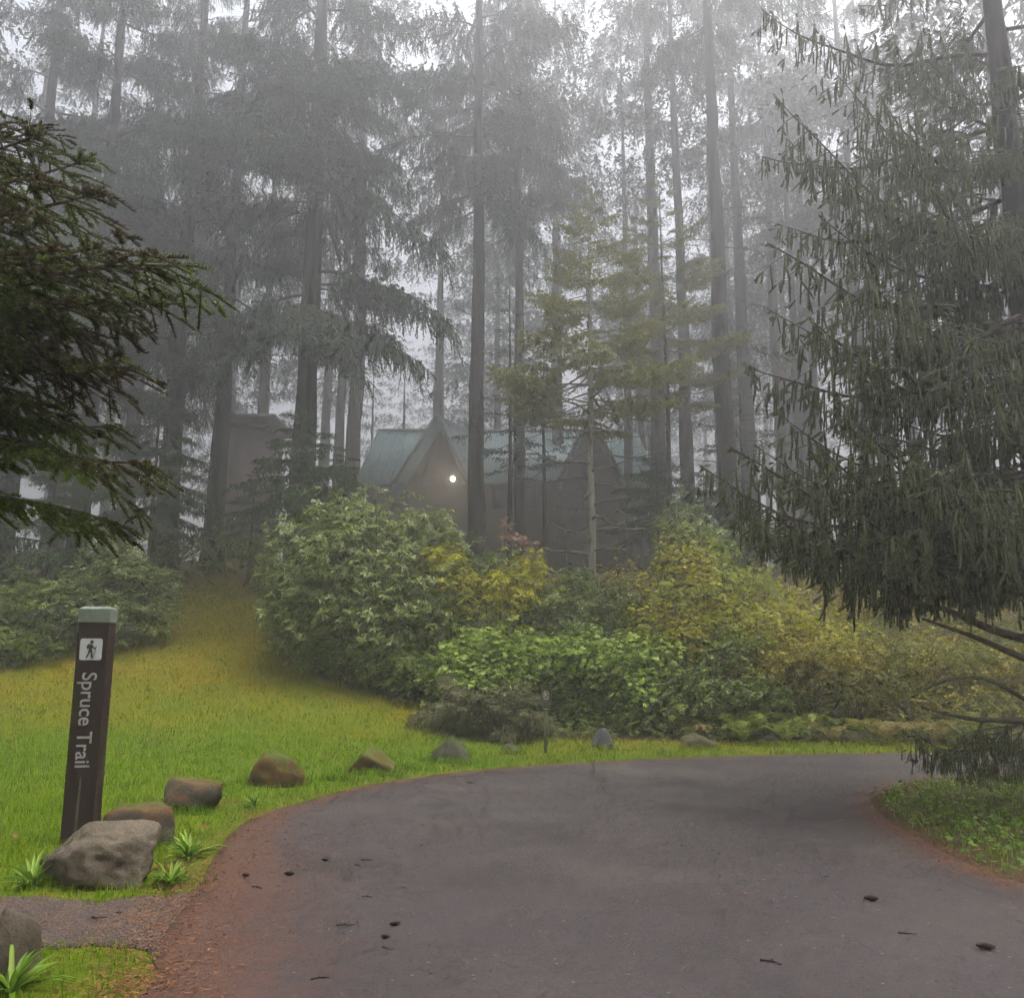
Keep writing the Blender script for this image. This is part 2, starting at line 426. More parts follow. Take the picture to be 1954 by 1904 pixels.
my = nd(n, 'ShaderNodeMath', operation='MULTIPLY_ADD'); n.links.new(ny.outputs[0], my.inputs[0]); my.inputs[1].default_value = 7.0; n.links.new(sy.outputs[1], my.inputs[2])
ry = nd(n, 'ShaderNodeMapRange'); ry.inputs[1].default_value = 17.5; ry.inputs[2].default_value = 22.0; n.links.new(my.outputs[0], ry.inputs[0])
c = mixc(n, at_.outputs['Fac'], r1.outputs[0], mixc(n, ry.outputs[0], r3.outputs[0], r2.outputs[0]))
fr = ramp(n, [(0.3, (0.6, 0.6, 0.6)), (0.7, (1.25, 1.25, 1.25))]); n.links.new(nf.outputs[0], fr.inputs[0])
c = mixc(n, 1.0, c, fr.outputs[0], 'MULTIPLY')
n.links.new(c, p.inputs['Base Color']); p.inputs['Roughness'].default_value = 0.95; p.inputs['Specular IOR Level'].default_value = 0.1
b = nd(n, 'ShaderNodeBump', Strength=0.8, Distance=0.03); n.links.new(nf.outputs[0], b.inputs['Height']); n.links.new(b.outputs[0], p.inputs['Normal'])
me = mesh_np('ground', np.stack([X, Y, Z], -1), Q, m, True)
a = me.attributes.new('lawn', 'FLOAT', 'POINT'); a.data.foreach_set('value', lawn)
tag(obj('ground', me), kind='structure')

# road and path as sheets lying just over the ground
def strip(name, A, B, nu, dz, mat, kind='structure'):
    t = np.linspace(0, 1, nu + 1)[None, :, None]
    P = A[:, None] * (1 - t) + B[:, None] * t
    x, y = P[..., 0], P[..., 1]
    x = np.concatenate([x[:, :1], x, x[:, -1:]], 1); y = np.concatenate([y[:, :1], y, y[:, -1:]], 1)
    z = hgt(x, y) + dz; z[:, 0] -= 0.06; z[:, -1] -= 0.06      # skirts close the rims
    V = np.stack([x, y, z], -1)
    nm = len(A); nu = nu + 2
    i, j = np.meshgrid(np.arange(nm - 1), np.arange(nu), indexing='ij'); k = nu + 1
    Q = np.stack([i * k + j, i * k + j + 1, (i + 1) * k + j + 1, (i + 1) * k + j], -1).reshape(-1, 4)
    me = mesh_np(name, V, Q, mat, True)
    if me.polygons[len(Q) // 2].normal.z < 0: me.flip_normals()
    return me, x.ravel(), y.ravel()

m, n, p = newmat('asphalt'); M['asphalt'] = m
ae = n.nodes.new('ShaderNodeAttribute'); ae.attribute_name = 'edge'
g = n.nodes.new('ShaderNodeNewGeometry')
big = nd(n, 'ShaderNodeTexNoise', Scale=0.7, Detail=5.0, Roughness=0.6); n.links.new(g.outputs['Position'], big.inputs['Vector'])
med = nd(n, 'ShaderNodeTexNoise', Scale=7.0, Detail=8.0, Roughness=0.72); n.links.new(g.outputs['Position'], med.inputs['Vector'])
fin = nd(n, 'ShaderNodeTexNoise', Scale=140.0, Detail=4.0, Roughness=0.7); n.links.new(g.outputs['Position'], fin.inputs['Vector'])
vor = nd(n, 'ShaderNodeTexVoronoi', Scale=13.0); n.links.new(g.outputs['Position'], vor.inputs['Vector'])
ra = ramp(n, [(0.3, (0.029, 0.0222, 0.0222)), (0.7, (0.0425, 0.0327, 0.0325))]); n.links.new(big.outputs[0], ra.inputs[0])
rf = ramp(n, [(0.3, (0.6, 0.6, 0.6)), (0.5, (1, 1, 1)), (0.75, (1.5, 1.5, 1.5))]); n.links.new(fin.outputs[0], rf.inputs[0])
col = mixc(n, 1.0, ra.outputs[0], rf.outputs[0], 'MULTIPLY')
g35 = nd(n, 'ShaderNodeTexNoise', Scale=38.0, Detail=5.0, Roughness=0.75); n.links.new(g.outputs['Position'], g35.inputs['Vector'])
rm_ = ramp(n, [(0.32, (0.72, 0.72, 0.72)), (0.5, (1, 1, 1)), (0.7, (1.4, 1.38, 1.36))]); n.links.new(g35.outputs[0], rm_.inputs[0])
col = mixc(n, 1.0, col, rm_.outputs[0], 'MULTIPLY')
rq_ = ramp(n, [(0.34, (0.84, 0.84, 0.85)), (0.66, (1.16, 1.15, 1.13))]); n.links.new(med.outputs[0], rq_.inputs[0])
col = mixc(n, 1.0, col, rq_.outputs[0], 'MULTIPLY')
# pale grit
rg = ramp(n, [(0.0, (1, 1, 1)), (0.085, (1, 1, 1)), (0.12, (0, 0, 0))]); n.links.new(vor.outputs['Distance'], rg.inputs[0])
sel = nd(n, 'ShaderNodeMath', operation='GREATER_THAN'); sel.inputs[1].default_value = 0.6
sx = n.nodes.new('ShaderNodeSeparateColor'); n.links.new(vor.outputs['Color'], sx.inputs[0]); n.links.new(sx.outputs[0], sel.inputs[0])
mu = nd(n, 'ShaderNodeMath', operation='MULTIPLY'); n.links.new(rg.outputs[0], mu.inputs[0]); n.links.new(sel.outputs[0], mu.inputs[1])
col = mixc(n, mu.outputs[0], col, (0.17, 0.155, 0.14))
v2 = nd(n, 'ShaderNodeTexVoronoi', Scale=17.0); n.links.new(g.outputs['Position'], v2.inputs['Vector'])
r2_ = ramp(n, [(0.0, (1, 1, 1)), (0.11, (1, 1, 1)), (0.15, (0, 0, 0))]); n.links.new(v2.outputs['Distance'], r2_.inputs[0])
s2 = nd(n, 'ShaderNodeMath', operation='GREATER_THAN'); s2.inputs[1].default_value = 0.68
x2 = n.nodes.new('ShaderNodeSeparateColor'); n.links.new(v2.outputs['Color'], x2.inputs[0]); n.links.new(x2.outputs[1], s2.inputs[0])
m2 = nd(n, 'ShaderNodeMath', operation='MULTIPLY'); n.links.new(r2_.outputs[0], m2.inputs[0]); n.links.new(s2.outputs[0], m2.inputs[1])
col = mixc(n, m2.outputs[0], col, (0.022, 0.018, 0.017))
# worn, paler tan patches
pt_ = nd(n, 'ShaderNodeTexNoise', Scale=0.45, Detail=3.0, Roughness=0.5); n.links.new(g.outputs['Position'], pt_.inputs['Vector'])
rp = ramp(n, [(0.52, (0, 0, 0)), (0.68, (0.6, 0.6, 0.6))]); n.links.new(pt_.outputs[0], rp.inputs[0])
col = mixc(n, rp.outputs[0], col, (0.075, 0.06, 0.048))
# rust-brown needle dust near the edges
mm = nd(n, 'ShaderNodeMath', operation='MULTIPLY_ADD'); n.links.new(med.outputs[0], mm.inputs[0]); mm.inputs[1].default_value = 1.1
n.links.new(ae.outputs['Fac'], mm.inputs[2])
rl = ramp(n, [(0.78, (0, 0, 0)), (1.0, (0.55, 0.55, 0.55)), (1.0, (0.9, 0.9, 0.9))])
mh = nd(n, 'ShaderNodeMath', operation='MULTIPLY'); n.links.new(mm.outputs[0], mh.inputs[0]); mh.inputs[1].default_value = 0.78
n.links.new(mh.outputs[0], rl.inputs[0])
col = mixc(n, rl.outputs[0], col, (0.068, 0.03, 0.019))
n.links.new(col, p.inputs['Base Color'])
rr = ramp(n, [(0.3, (0.5, 0.5, 0.5)), (0.7, (0.75, 0.75, 0.75))]); n.links.new(big.outputs[0], rr.inputs[0])
n.links.new(rr.outputs[0], p.inputs['Roughness']); p.inputs['Specular IOR Level'].default_value = 0.4
b = nd(n, 'ShaderNodeBump', Strength=0.5, Distance=0.006); n.links.new(fin.outputs[0], b.inputs['Height']); n.links.new(b.outputs[0], p.inputs['Normal'])

me, x, y = strip('road', OUT, INN, 60, 0.02, m)
do = polydist(x, y, [tuple(q) for q in OUT[::2]]); di = polydist(x, y, [tuple(q) for q in INN[::2]])
wide = 0.5 + 1.3 * sstep(9.5, 5.5, y)
edge = np.maximum(np.clip(1 - do / wide, 0, 1), np.clip(1 - di / 0.7, 0, 1) * 0.9)
a = me.attributes.new('edge', 'FLOAT', 'POINT'); a.data.foreach_set('value', edge.astype(np.float32))
tag(obj('road', me), kind='structure')

m, n, p = newmat('gravel_path')
g = n.nodes.new('ShaderNodeNewGeometry')
a1 = nd(n, 'ShaderNodeTexNoise', Scale=4.0, Detail=8.0, Roughness=0.7); n.links.new(g.outputs['Position'], a1.inputs['Vector'])
v1 = nd(n, 'ShaderNodeTexVoronoi', Scale=70.0); n.links.new(g.outputs['Position'], v1.inputs['Vector'])
r1 = ramp(n, [(0.35, (0.05, 0.035, 0.029)), (0.5, (0.068, 0.043, 0.032)), (0.66, (0.095, 0.047, 0.025))]); n.links.new(a1.outputs[0], r1.inputs[0])
rv = ramp(n, [(0, (0.65, 0.65, 0.65)), (0.7, (1.05, 1.05, 1.05)), (1, (2.0, 2.0, 2.0))])
sx = n.nodes.new('ShaderNodeSeparateColor'); n.links.new(v1.outputs['Color'], sx.inputs[0]); n.links.new(sx.outputs[0], rv.inputs[0])
c = mixc(n, 1.0, r1.outputs[0], rv.outputs[0], 'MULTIPLY'); n.links.new(c, p.inputs['Base Color'])
p.inputs['Roughness'].default_value = 0.85
b = nd(n, 'ShaderNodeBump', Strength=0.9, Distance=0.012); n.links.new(v1.outputs['Distance'], b.inputs['Height']); n.links.new(b.outputs[0], p.inputs['Normal'])
me, x, y = strip('path', PT, PB, 12, 0.01, m)
tag(obj('path', me), kind='structure')

# ------------------------------------------------------------------ lodge in the fog
def prism_roof(mb, pts):  # quad sheet given 4 corners with thickness downwards
    P = np.array([list(q) for q in pts], float)
    nrm = np.cross(P[1] - P[0], P[3] - P[0]); nrm /= np.linalg.norm(nrm)
    if nrm[2] < 0: nrm = -nrm
    mb.add(np.vstack([P, P - nrm * 0.18]), None, [(0, 1, 2, 3), (7, 6, 5, 4), (0, 4, 5, 1), (1, 5, 6, 2), (2, 6, 7, 3), (3, 7, 4, 0)])

M['roof'] = plain('teal_metal_roof', (0.15, 0.24, 0.25), 0.45, 0.5, 0.12, 1.5)
M['cedar'] = plain('dark_cedar_wall', (0.06, 0.045, 0.036), 0.85, 0.2, 0.3, 5, 0.4)
M['glassd'] = plain('dark_glass', (0.03, 0.035, 0.04), 0.1, 0.6, 0.1)
M['trim'] = plain('roof_trim', (0.1, 0.1, 0.1), 0.6, 0.3, 0.1)

LY = 44.0
LG = H(at(830, 1000, LY).x, LY) - 0.3
lodge = empty('lodge', (at(880, 1000, LY).x, LY, LG), 'dark steep-gabled lodge with a teal metal roof standing in the fog', 'building')
L0 = Vector(lodge.location)
def lpart(name, mb, mat): return obj(name, mb.mesh(name, mat), lodge)
def seams(a, b, c_, d, nn, parent):
    """standing seams from edge a-b (top) to d-c (foot)"""
    A, B, C, D = [Vector(q) for q in (a, b, c_, d)]
    nrm = (B - A).cross(D - A).normalized()
    if nrm.z < 0: nrm = -nrm
    for k in range(nn + 1):
        t = k / nn
        p0 = A.lerp(B, t) + nrm * 0.02; p1 = D.lerp(C, t) + nrm * 0.02
        mb = MB(); mb.tube([list(p0), list(p1)], 0.035, 4)
        obj('roof_seam', mb.mesh('roof_seam', M['roof']), parent)
def gable(apex_px, left_px, right_px, Yf, back, lodge):
    """A-frame wing: front triangle, two roof planes running back"""
    ap = at(*apex_px, Yf) - L0; le = at(*left_px, Yf) - L0; ri = at(*right_px, Yf + 1.2) - L0
    bk = Vector(back)
    mb = MB()
    q = [ap, le, ri, ap + bk, le + bk, ri + bk]
    sh = Vector((0, 0.5, 0))
    mb.add([list(z) for z in (ap + sh, le + sh, ri + sh)], [(0, 1, 2)])
    z0 = -0.2
    lw = Vector((le.x + 0.3, le.y + 0.5, z0)); rw = Vector((ri.x - 0.3, ri.y + 0.5, z0))
    mb.add([list(z) for z in (le + sh, ri + sh, rw, lw)], None, [(0, 3, 2, 1)])
    mb.add([list(z) for z in (le + sh, lw, lw + bk, le + sh + bk)], None, [(0, 1, 2, 3)])
    mb.add([list(z) for z in (ri + sh, rw, rw + bk, ri + sh + bk)], None, [(0, 3, 2, 1)])
    lpart('gable_wall', mb, M['cedar'])
    for foot in (le, ri):
        rb = MB(); out = (foot - ap).normalized() * 0.5
        a_, b_, c_, d_ = ap, ap + bk, foot + bk + out, foot + out
        prism_roof(rb, [a_, b_, c_, d_])
        o = lpart('roof', rb, M['roof']); seams(a_, b_, c_, d_, 12, o)
        fb = MB(); fb.tube([list(ap + Vector((0, -0.05, -0.1))), list(d_ + Vector((0, -0.05, -0.1)))], 0.12, 4)
        lpart('bargeboard', fb, M['trim'])
gable((833, 790), (742, 935), (892, 915), LY, (4.5, 9.5, 0), lodge)
gable((1125, 790), (1072, 900), (1185, 905), LY - 0.5, (0.5, 9, 0), lodge)
# main hall roof behind, ridge from left to right
rl_, rr_ = at(722, 822, LY + 5.5) - L0, at(1215, 824, LY + 5.5) - L0
fl_, fr_ = at(676, 925, LY + 1.6) - L0, at(1250, 912, LY + 1.6) - L0
rb = MB(); prism_roof(rb, [rl_, rr_, fr_, fl_]); o = lpart('roof', rb, M['roof']); seams(rl_, rr_, fr_, fl_, 26, o)
bk = Vector((0, 7.8, 0))
rb = MB(); prism_roof(rb, [rl_, rr_, fr_ + bk, fl_ + bk]); lpart('roof', rb, M['roof'])
mb = MB(); mb.tube([list(rl_), list(rr_)], 0.13, 6); lpart('ridge_cap', mb, M['trim'])
mb = MB()
cx = (fl_ + fr_) / 2; hw = (fr_ - fl_).length - 1.2
mb.box((cx.x, cx.y + 4.0, (cx.z) / 2), (hw, 7.4, cx.z)); lpart('wall', mb, M['cedar'])
for u in (955, 1010):
    c0 = at(u, 950, LY + 1.85) - L0
    wn = MB(); wn.box(c0, (0.9, 0.08, 1.3)); wo = lpart('window', wn, M['trim'])
    pn = MB(); pn.box(c0 + Vector((0, -0.05, 0)), (0.76, 0.03, 1.16)); obj('pane', pn.mesh('pane', M['glassd']), wo)
# the lit porch lamp
lp = at(864, 914, LY - 0.1)
lamp = empty('porch_lamp', lp, 'glowing porch lamp on the gable of the lodge', 'lamp')
m, n, p = newmat('lamp_glow'); p.inputs['Emission Color'].default_value = (1, 0.85, 0.6, 1); p.inputs['Emission Strength'].default_value = 45
mb = MB(); t = np.linspace(0, math.pi, 7)
mb.tube([(0, 0, 0.12 * math.cos(q)) for q in t], [0.12 * max(0.05, math.sin(q)) for q in t], 10); obj('bulb', mb.mesh('bulb', m, True), lamp)
mb = MB(); mb.tube([(0, 0, 0.14), (0, 0, 0.24)], [0.1, 0.03], 8); mb.tube([(0, 0, 0.2), (0, 0.3, 0.24), (0, 0.62, 0.24)], 0.02, 6); obj('bracket', mb.mesh('bracket', M['trim']), lamp)
pl = bpy.data.lights.new('porch_lamp_light', 'POINT'); pl.energy = 22; pl.color = (1, 0.8, 0.55); pl.shadow_soft_size = 0.12
plo = bpy.data.objects.new('porch_lamp_light', pl); plo.location = (0, -0.2, 0); link(plo, lamp)

# small shed far left behind the trunks
sp = at(470, 900, 40); sz = H(sp.x, 40) - 0.2
shed = empty('shed', (sp.x, 40, sz), 'small purplish-brown shed with dark flat eaves between the left trunks', 'building')
hh = at(470, 800, 40).z - sz
mb = MB(); mb.box((0, 1.5, hh / 2 - 0.1), (1.7, 3, hh - 0.2)); obj('wall', mb.mesh('wall', plain('shed_wall', (0.14, 0.1, 0.1), 0.8)), shed)
mb = MB(); mb.box((0, 1.5, hh + 0.02), (2.7, 4, 0.22)); obj('roof', mb.mesh('roof', M['trim']), shed)
mb = MB(); mb.box((0.2, -0.02, 1.0), (0.8, 0.06, 2.0)); obj('door', mb.mesh('door', M['cedar']), shed)

# ------------------------------------------------------------------ conifers
def needles(pos, dr, ln, N, nl, nw, rg, flat=0.0, grav=0.15, taper=0.2, rad_lo=0.75):
    """T twigs -> T*N triangle needles"""
    T = len(pos)
    dr = dr / (np.linalg.norm(dr, axis=1)[:, None] + 1e-9)
    t = (np.arange(N)[None] + rg.random((T, N))) / N
    P = pos[:, None] + dr[:, None] * (ln[:, None] * t)[..., None]
    P[..., 2] -= grav * ln[:, None] * t * t
    up = np.tile(np.array([0, 0, 1.0]), (T, 1)); up[np.abs(dr[:, 2]) > 0.9] = (1, 0, 0)
    S = np.cross(dr, up); S /= np.linalg.norm(S, axis=1)[:, None] + 1e-9
    U = np.cross(S, dr)
    if flat:
        sg = np.where(rg.random((T, N)) < 0.5, -1.0, 1.0)
        ph = np.where(sg > 0, 0, math.pi) + rg.normal(0, 0.45, (T, N)) + 0.25 * sg
    else:
        ph = rg.random((T, N)) * 2 * math.pi
    rad = np.cos(ph)[..., None] * S[:, None] + np.sin(ph)[..., None] * U[:, None]
    D = rad * 1.0 + dr[:, None] * (0.55 + 0.4 * rg.random((T, N, 1)))
    D /= np.linalg.norm(D, axis=2)[..., None]
    L = nl * (rad_lo + (1 - rad_lo) * rg.random((T, N))) * (1 - taper * t)
    Wd = np.cross(D, rad + 0.3 * rg.normal(0, 1, (T, N, 3))); Wd /= np.linalg.norm(Wd, axis=2)[..., None] + 1e-9
    a = P + Wd * nw * 0.5; b = P - Wd * nw * 0.5; c = P + D * L[..., None]
    V = np.stack([a, b, c], 2).reshape(-1, 3)
    return V, np.arange(T * N * 3).reshape(-1, 3)

def ribbons(pos, dr, ln, wd, grav):
    """one thin three-sided stalk per twig"""
    T = len(pos); dr = dr / (np.linalg.norm(dr, axis=1)[:, None] + 1e-9)
    up = np.tile(np.array([0.1, 0, 1.0]), (T, 1)); up[np.abs(dr[:, 2]) > 0.9] = (1, 0, 0)
    S = np.cross(dr, up); S /= np.linalg.norm(S, axis=1)[:, None] + 1e-9
    U = np.cross(S, dr)
    e0 = pos; e1 = pos + dr * (ln * 0.5)[:, None]; e1 = e1 - np.array([0, 0, 1]) * (grav * ln * 0.25)[:, None]
    e2 = pos + dr * ln[:, None] - np.array([0, 0, 1]) * (grav * ln)[:, None]
    rows = []
    e3 = e1 * 0.12 + e2 * 0.88
    for e, k in ((e0, 0.7), (e1, 1.0), (e3, 0.85)):
        for ang in (0, 2.094, 4.189):
            rows.append(e + (S * math.cos(ang) + U * math.sin(ang)) * wd * k)
    rows.append(e2)
    V = np.stack(rows, 1).reshape(-1, 3)
    f = np.array([(0, 1, 4), (0, 4, 3), (1, 2, 5), (1, 5, 4), (2, 0, 3), (2, 3, 5), (3, 4, 7), (3, 7, 6), (4, 5, 8), (4, 8, 7), (5, 3, 6), (5, 6, 8), (6, 7, 9), (7, 8, 9), (8, 6, 9)])
    F = (np.arange(T)[:, None, None] * 10 + f[None]).reshape(-1, 3)
    return V, F

def bough(seed, L=3.0, nside=22, side=0.36, start=0.12, sag=0.1, up=0.1, hang=0.8, tl=(0.25, 0.55), sp=0.09, N=14, nl=0.07, nw=0.022,
          flat=0.0, grav=0.15, stalk=0.006, thick=0.03, sub=0.0, dens=1.0, side_ang=58, side_droop=0.25, bare=0.0, jit=0.14):
    """returns (wood MB, foliage MB); the branch runs along +X, hanging twigs along -Z"""
    rg = np.random.default_rng(seed)
    wood, fol = MB(), MB()
    ph1, ph2 = rg.random(2) * 6
    def axis(t):
        t = np.asarray(t, float)
        return np.stack([L * t, L * (0.035 * np.sin(3.1 * t + ph1) - 0.035 * math.sin(ph1)) + L * 0.012 * np.sin(11 * t + ph2),
                         -sag * L * np.sin(math.pi * np.minimum(t, 1) * 0.8) + up * L * t ** 3 + L * 0.008 * np.sin(14 * t + ph1)], -1)
    tt = np.linspace(0, 1, 14)
    wood.tube(axis(tt), thick * (1 - 0.86 * tt), 6)
    tp, td, tln = [], [], []
    def grow(P, Ds, k_hang, spc, lmul=1.0):
        s = np.linalg.norm(np.diff(P, axis=0), axis=1).sum()
        k = max(2, int(s / spc * dens))
        q = np.sort(rg.random(k)); idx = q * (len(P) - 1)
        i0 = np.minimum(idx.astype(int), len(P) - 2); f = (idx - i0)[:, None]
        pp = P[i0] * (1 - f) + P[i0 + 1] * f
        ax = P[i0 + 1] - P[i0]; ax /= np.linalg.norm(ax, axis=1)[:, None] + 1e-9
        sg = np.where(np.arange(k) % 2 == 0, 1, -1)[:, None]
        sidev = np.cross(ax, [0, 0, 1.0]) * sg
        d = (1 - k_hang) * (ax * 0.75 + sidev * 0.8 + rg.normal(0, 0.12, (k, 3))) + k_hang * np.array([0, 0, -1.0]) + rg.normal(0, jit, (k, 3)) * k_hang
        l = (tl[0] + (tl[1] - tl[0]) * rg.random(k)) * (1 - 0.45 * q) * lmul
        tp.append(pp); td.append(d); tln.append(l)
    A = axis(np.linspace(max(start, 0.1), 1, 24))
    grow(A, None, hang, sp * 1.2)
    # the tip itself
    tp.append(A[-2:-1]); td.append(A[-1:] - A[-2:-1]); tln.append(np.array([tl[0]]))
    for i in range(nside):
        t = start + (0.97 - start) * (i + rg.random() * 0.8) / nside
        if rg.random() < bare: continue
        p0 = axis(t); s = 1 if i % 2 else -1
        ln = side * L * (0.35 + 0.65 * math.sin(math.pi * min(1, 0.25 + 0.75 * (1 - t)) * 0.75)) * (1.05 - 0.7 * t) * (0.7 + 0.5 * rg.random())
        an = math.radians(side_ang + rg.normal(0, 9))
        d = np.array([math.cos(an), s * math.sin(an), rg.normal(0.05, 0.1)])
        q = np.linspace(0, 1, 7)[:, None]
        P = p0 + d * ln * q + np.array([0, 0, -1.0]) * side_droop * ln * q ** 1.7
        wood.tube(P, thick * 0.3 * (1.05 - t * 0.5) * (1 - 0.75 * q[:, 0]), 4, cap=False)
        grow(P, None, hang, sp)
        tp.append(P[-1:]); td.append(P[-1:] - P[-2:-1]); tln.append(np.array([tl[0] * 0.8]))
    tp, td, tln = np.concatenate(tp), np.concatenate(td), np.concatenate(tln)
    if sub:   # forked twigs
        k = rg.random(len(tp)) < sub
        f = rg.random(k.sum())[:, None] * 0.6 + 0.2
        dn = td[k] / np.linalg.norm(td[k], axis=1)[:, None]
        tp2 = tp[k] + dn * tln[k][:, None] * f
        td2 = dn + rg.normal(0, 0.45, dn.shape); tln2 = tln[k] * 0.55
        tp, td, tln = np.r_[tp, tp2], np.r_[td, td2], np.r_[tln, tln2]
    V, F = needles(tp, td, tln, N, nl, nw, rg, flat, grav); fol.add(V, F)
    if stalk:
        V, F = ribbons(tp, td, tln, stalk, grav); fol.add(V, F)
    return wood, fol

def bough_set(kind, seeds, wmat, fmat, **kw):
    out = []
    for s in seeds:
        w_, f_ = bough(s, **kw)
        out.append((w_.mesh('branch_' + kind, wmat), f_.mesh('foliage_' + kind, fmat), kw.get('L', 3.0), f_))
    return out

SP = bough_set('spruce', range(5), M['twig'], M['spruce'], L=3.6, nside=24, side=0.34, start=0.08, sag=0.09, up=0.2, hang=0.88,
               tl=(0.16, 0.52), sp=0.1, N=72, nl=0.036, nw=0.014, grav=0.1, stalk=0.014, thick=0.042, sub=0.45, jit=0.07)
FIR = bough_set('fir', range(20, 24), M['twig'], M['fir'], L=2.6, nside=34, side=0.3, start=0.1, sag=0.02, up=0.02, hang=0.12,
                tl=(0.12, 0.3), sp=0.052, N=64, nl=0.034, nw=0.0075, flat=1.0, grav=0.2, stalk=0.005, thick=0.035, sub=0.35, side_droop=0.2)
DR = bough_set('drooping', range(40, 46), M['twig'], M['mid'], L=3.6, nside=22, side=0.4, start=0.16, sag=-0.04, up=-0.16, hang=0.72,
               tl=(0.3, 0.95), sp=0.08, N=15, nl=0.09, nw=0.042, grav=0.2, stalk=0.01, thick=0.05, sub=0.3)
YG = bough_set('young', range(60, 64), M['twig'], M['midgreen'], L=2.2, nside=18, side=0.42, start=0.06, sag=-0.02, up=-0.1, hang=0.45,
               tl=(0.18, 0.42), sp=0.08, N=15, nl=0.07, nw=0.032, grav=0.3, stalk=0.006, thick=0.028, sub=0.3)
FE = bough_set('feathery', range(80, 85), M['twig_pale'], M['feather'], L=2.2, nside=18, side=0.4, start=0.38, sag=0.08, up=0.06, hang=0.12,
               tl=(0.14, 0.36), sp=0.06, N=14, nl=0.085, nw=0.03, grav=0.15, stalk=0.004, thick=0.022, sub=0.2, side_droop=0.12)
THIN = bough_set('sparse', range(90, 94), M['twig'], M['mid'], L=2.4, nside=14, side=0.4, start=0.25, sag=0.03, up=0.0, hang=0.4,
                 tl=(0.12, 0.35), sp=0.11, N=12, nl=0.075, nw=0.034, grav=0.2, stalk=0.005, thick=0.022, bare=0.15)
# dead limbs without foliage
def dead_limb(seed, L=2.0, thick=0.022):
    rg = np.random.default_rng(seed); mb = MB()
    t = np.linspace(0, 1, 12)
    P = np.stack([L * t, 0.06 * L * np.sin(4 * t + rg.random() * 6) * t, -0.12 * L * t + 0.1 * L * t ** 3 + 0.02 * L * np.sin(9 * t)], -1)
    mb.tube(P, thick * (1 - 0.8 * t), 5)
    for i in range(7):
        k = rg.integers(3, 11); d = np.array([0.6, rg.choice([-1, 1]) * 0.8, rg.normal(-0.1, 0.35)]); ln = L * 0.22 * rg.random() + 0.08
        mb.tube([P[k], P[k] + d * ln * 0.6, P[k] + d * ln + np.array([0, 0, -0.05])], [thick * 0.3, thick * 0.22, thick * 0.08], 4)
    return mb
DEAD = [dead_limb(s, 2.0, 0.034).mesh('dead_branch', M['twig_pale']) for s in range(3)]
DEADK = [dead_limb(s + 5).mesh('dead_branch_dark', M['twig']) for s in range(3)]

def orient(d, roll=0.0):
    x = Vector(d).normalized(); z = Vector((0, 0, 1)); z = (z - x * z.dot(x))
    z = z.normalized() if z.length > 1e-4 else Vector((1, 0, 0))
    y = z.cross(x)
    m = Matrix((x, y, z)).transposed()
    return (m @ Matrix.Rotation(roll, 3, 'X')).to_euler()

def add_bough(tree, base, vec, variants, scale_len, roll=0.0, squash=1.0):
    wm, fm, L, _ = variants[R.randrange(len(variants))]
    b = obj('branch', wm, tree, base); s = scale_len / L
    fl = R.choice((-1, 1)) * squash
    x = Vector(vec).normalized()
    if abs(x.z) < 0.62:          # twigs keep hanging straight down however the branch is pitched
        h_ = Vector((x.x, x.y, 0)).normalized(); y = Vector((-h_.y, h_.x, 0)) * fl
        b.location = (0, 0, 0)
        b.matrix_parent_inverse = Matrix(((x.x * s, y.x * s, 0, base[0]), (x.y * s, y.y * s, 0, base[1]), (x.z * s, 0, s, base[2]), (0, 0, 0, 1)))
    else:
        b.rotation_euler = orient(vec, roll); b.scale = (s, s * fl, s)
    obj('foliage', fm, b)
    return b

def add_dead(tree, base, vec, ln, pool):
    b = obj('dead_branch', pool[R.randrange(3)], tree, base); s = ln / 2.0
    b.rotation_euler = orient(vec, R.uniform(-1, 1)); b.scale = (s, s, s)

def trunk_mesh(height, rad, mat, seed, flare=1.5, nsides=14):
    rg = np.random.default_rng(seed); mb = MB()
    t = np.r_[0, 0.004, 0.012, 0.03, 0.06, np.linspace(0.1, 1, 22)]
    z = t * height - 0.25
    r = rad * (1 - 0.9 * t ** 0.9) + rad * (flare - 1) * np.exp(-z / (rad * 2.2))
    r = np.minimum(r, rad * flare)
    wx = 0.12 * rad * np.cumsum(rg.normal(0, 0.5, len(t))); wy = 0.12 * rad * np.cumsum(rg.normal(0, 0.5, len(t)))
    P = np.stack([wx, wy, z], -1)
    mb.tube(P, r, nsides)
    V = mb.v[0]; 
    nn = np.array([mnoise.noise(Vector((q[0] * 6, q[1] * 6, q[2] * 0.7))) for q in V])
    ctr = np.repeat(P, nsides, 0)
    V[:len(ctr)] += (V[:len(ctr)] - ctr) * (nn[:len(ctr), None] * 0.28)
    return mb.mesh('trunk', mat, True), t, z, P, r

def rad_at(z, zs, rs): return float(np.interp(z, zs, rs))

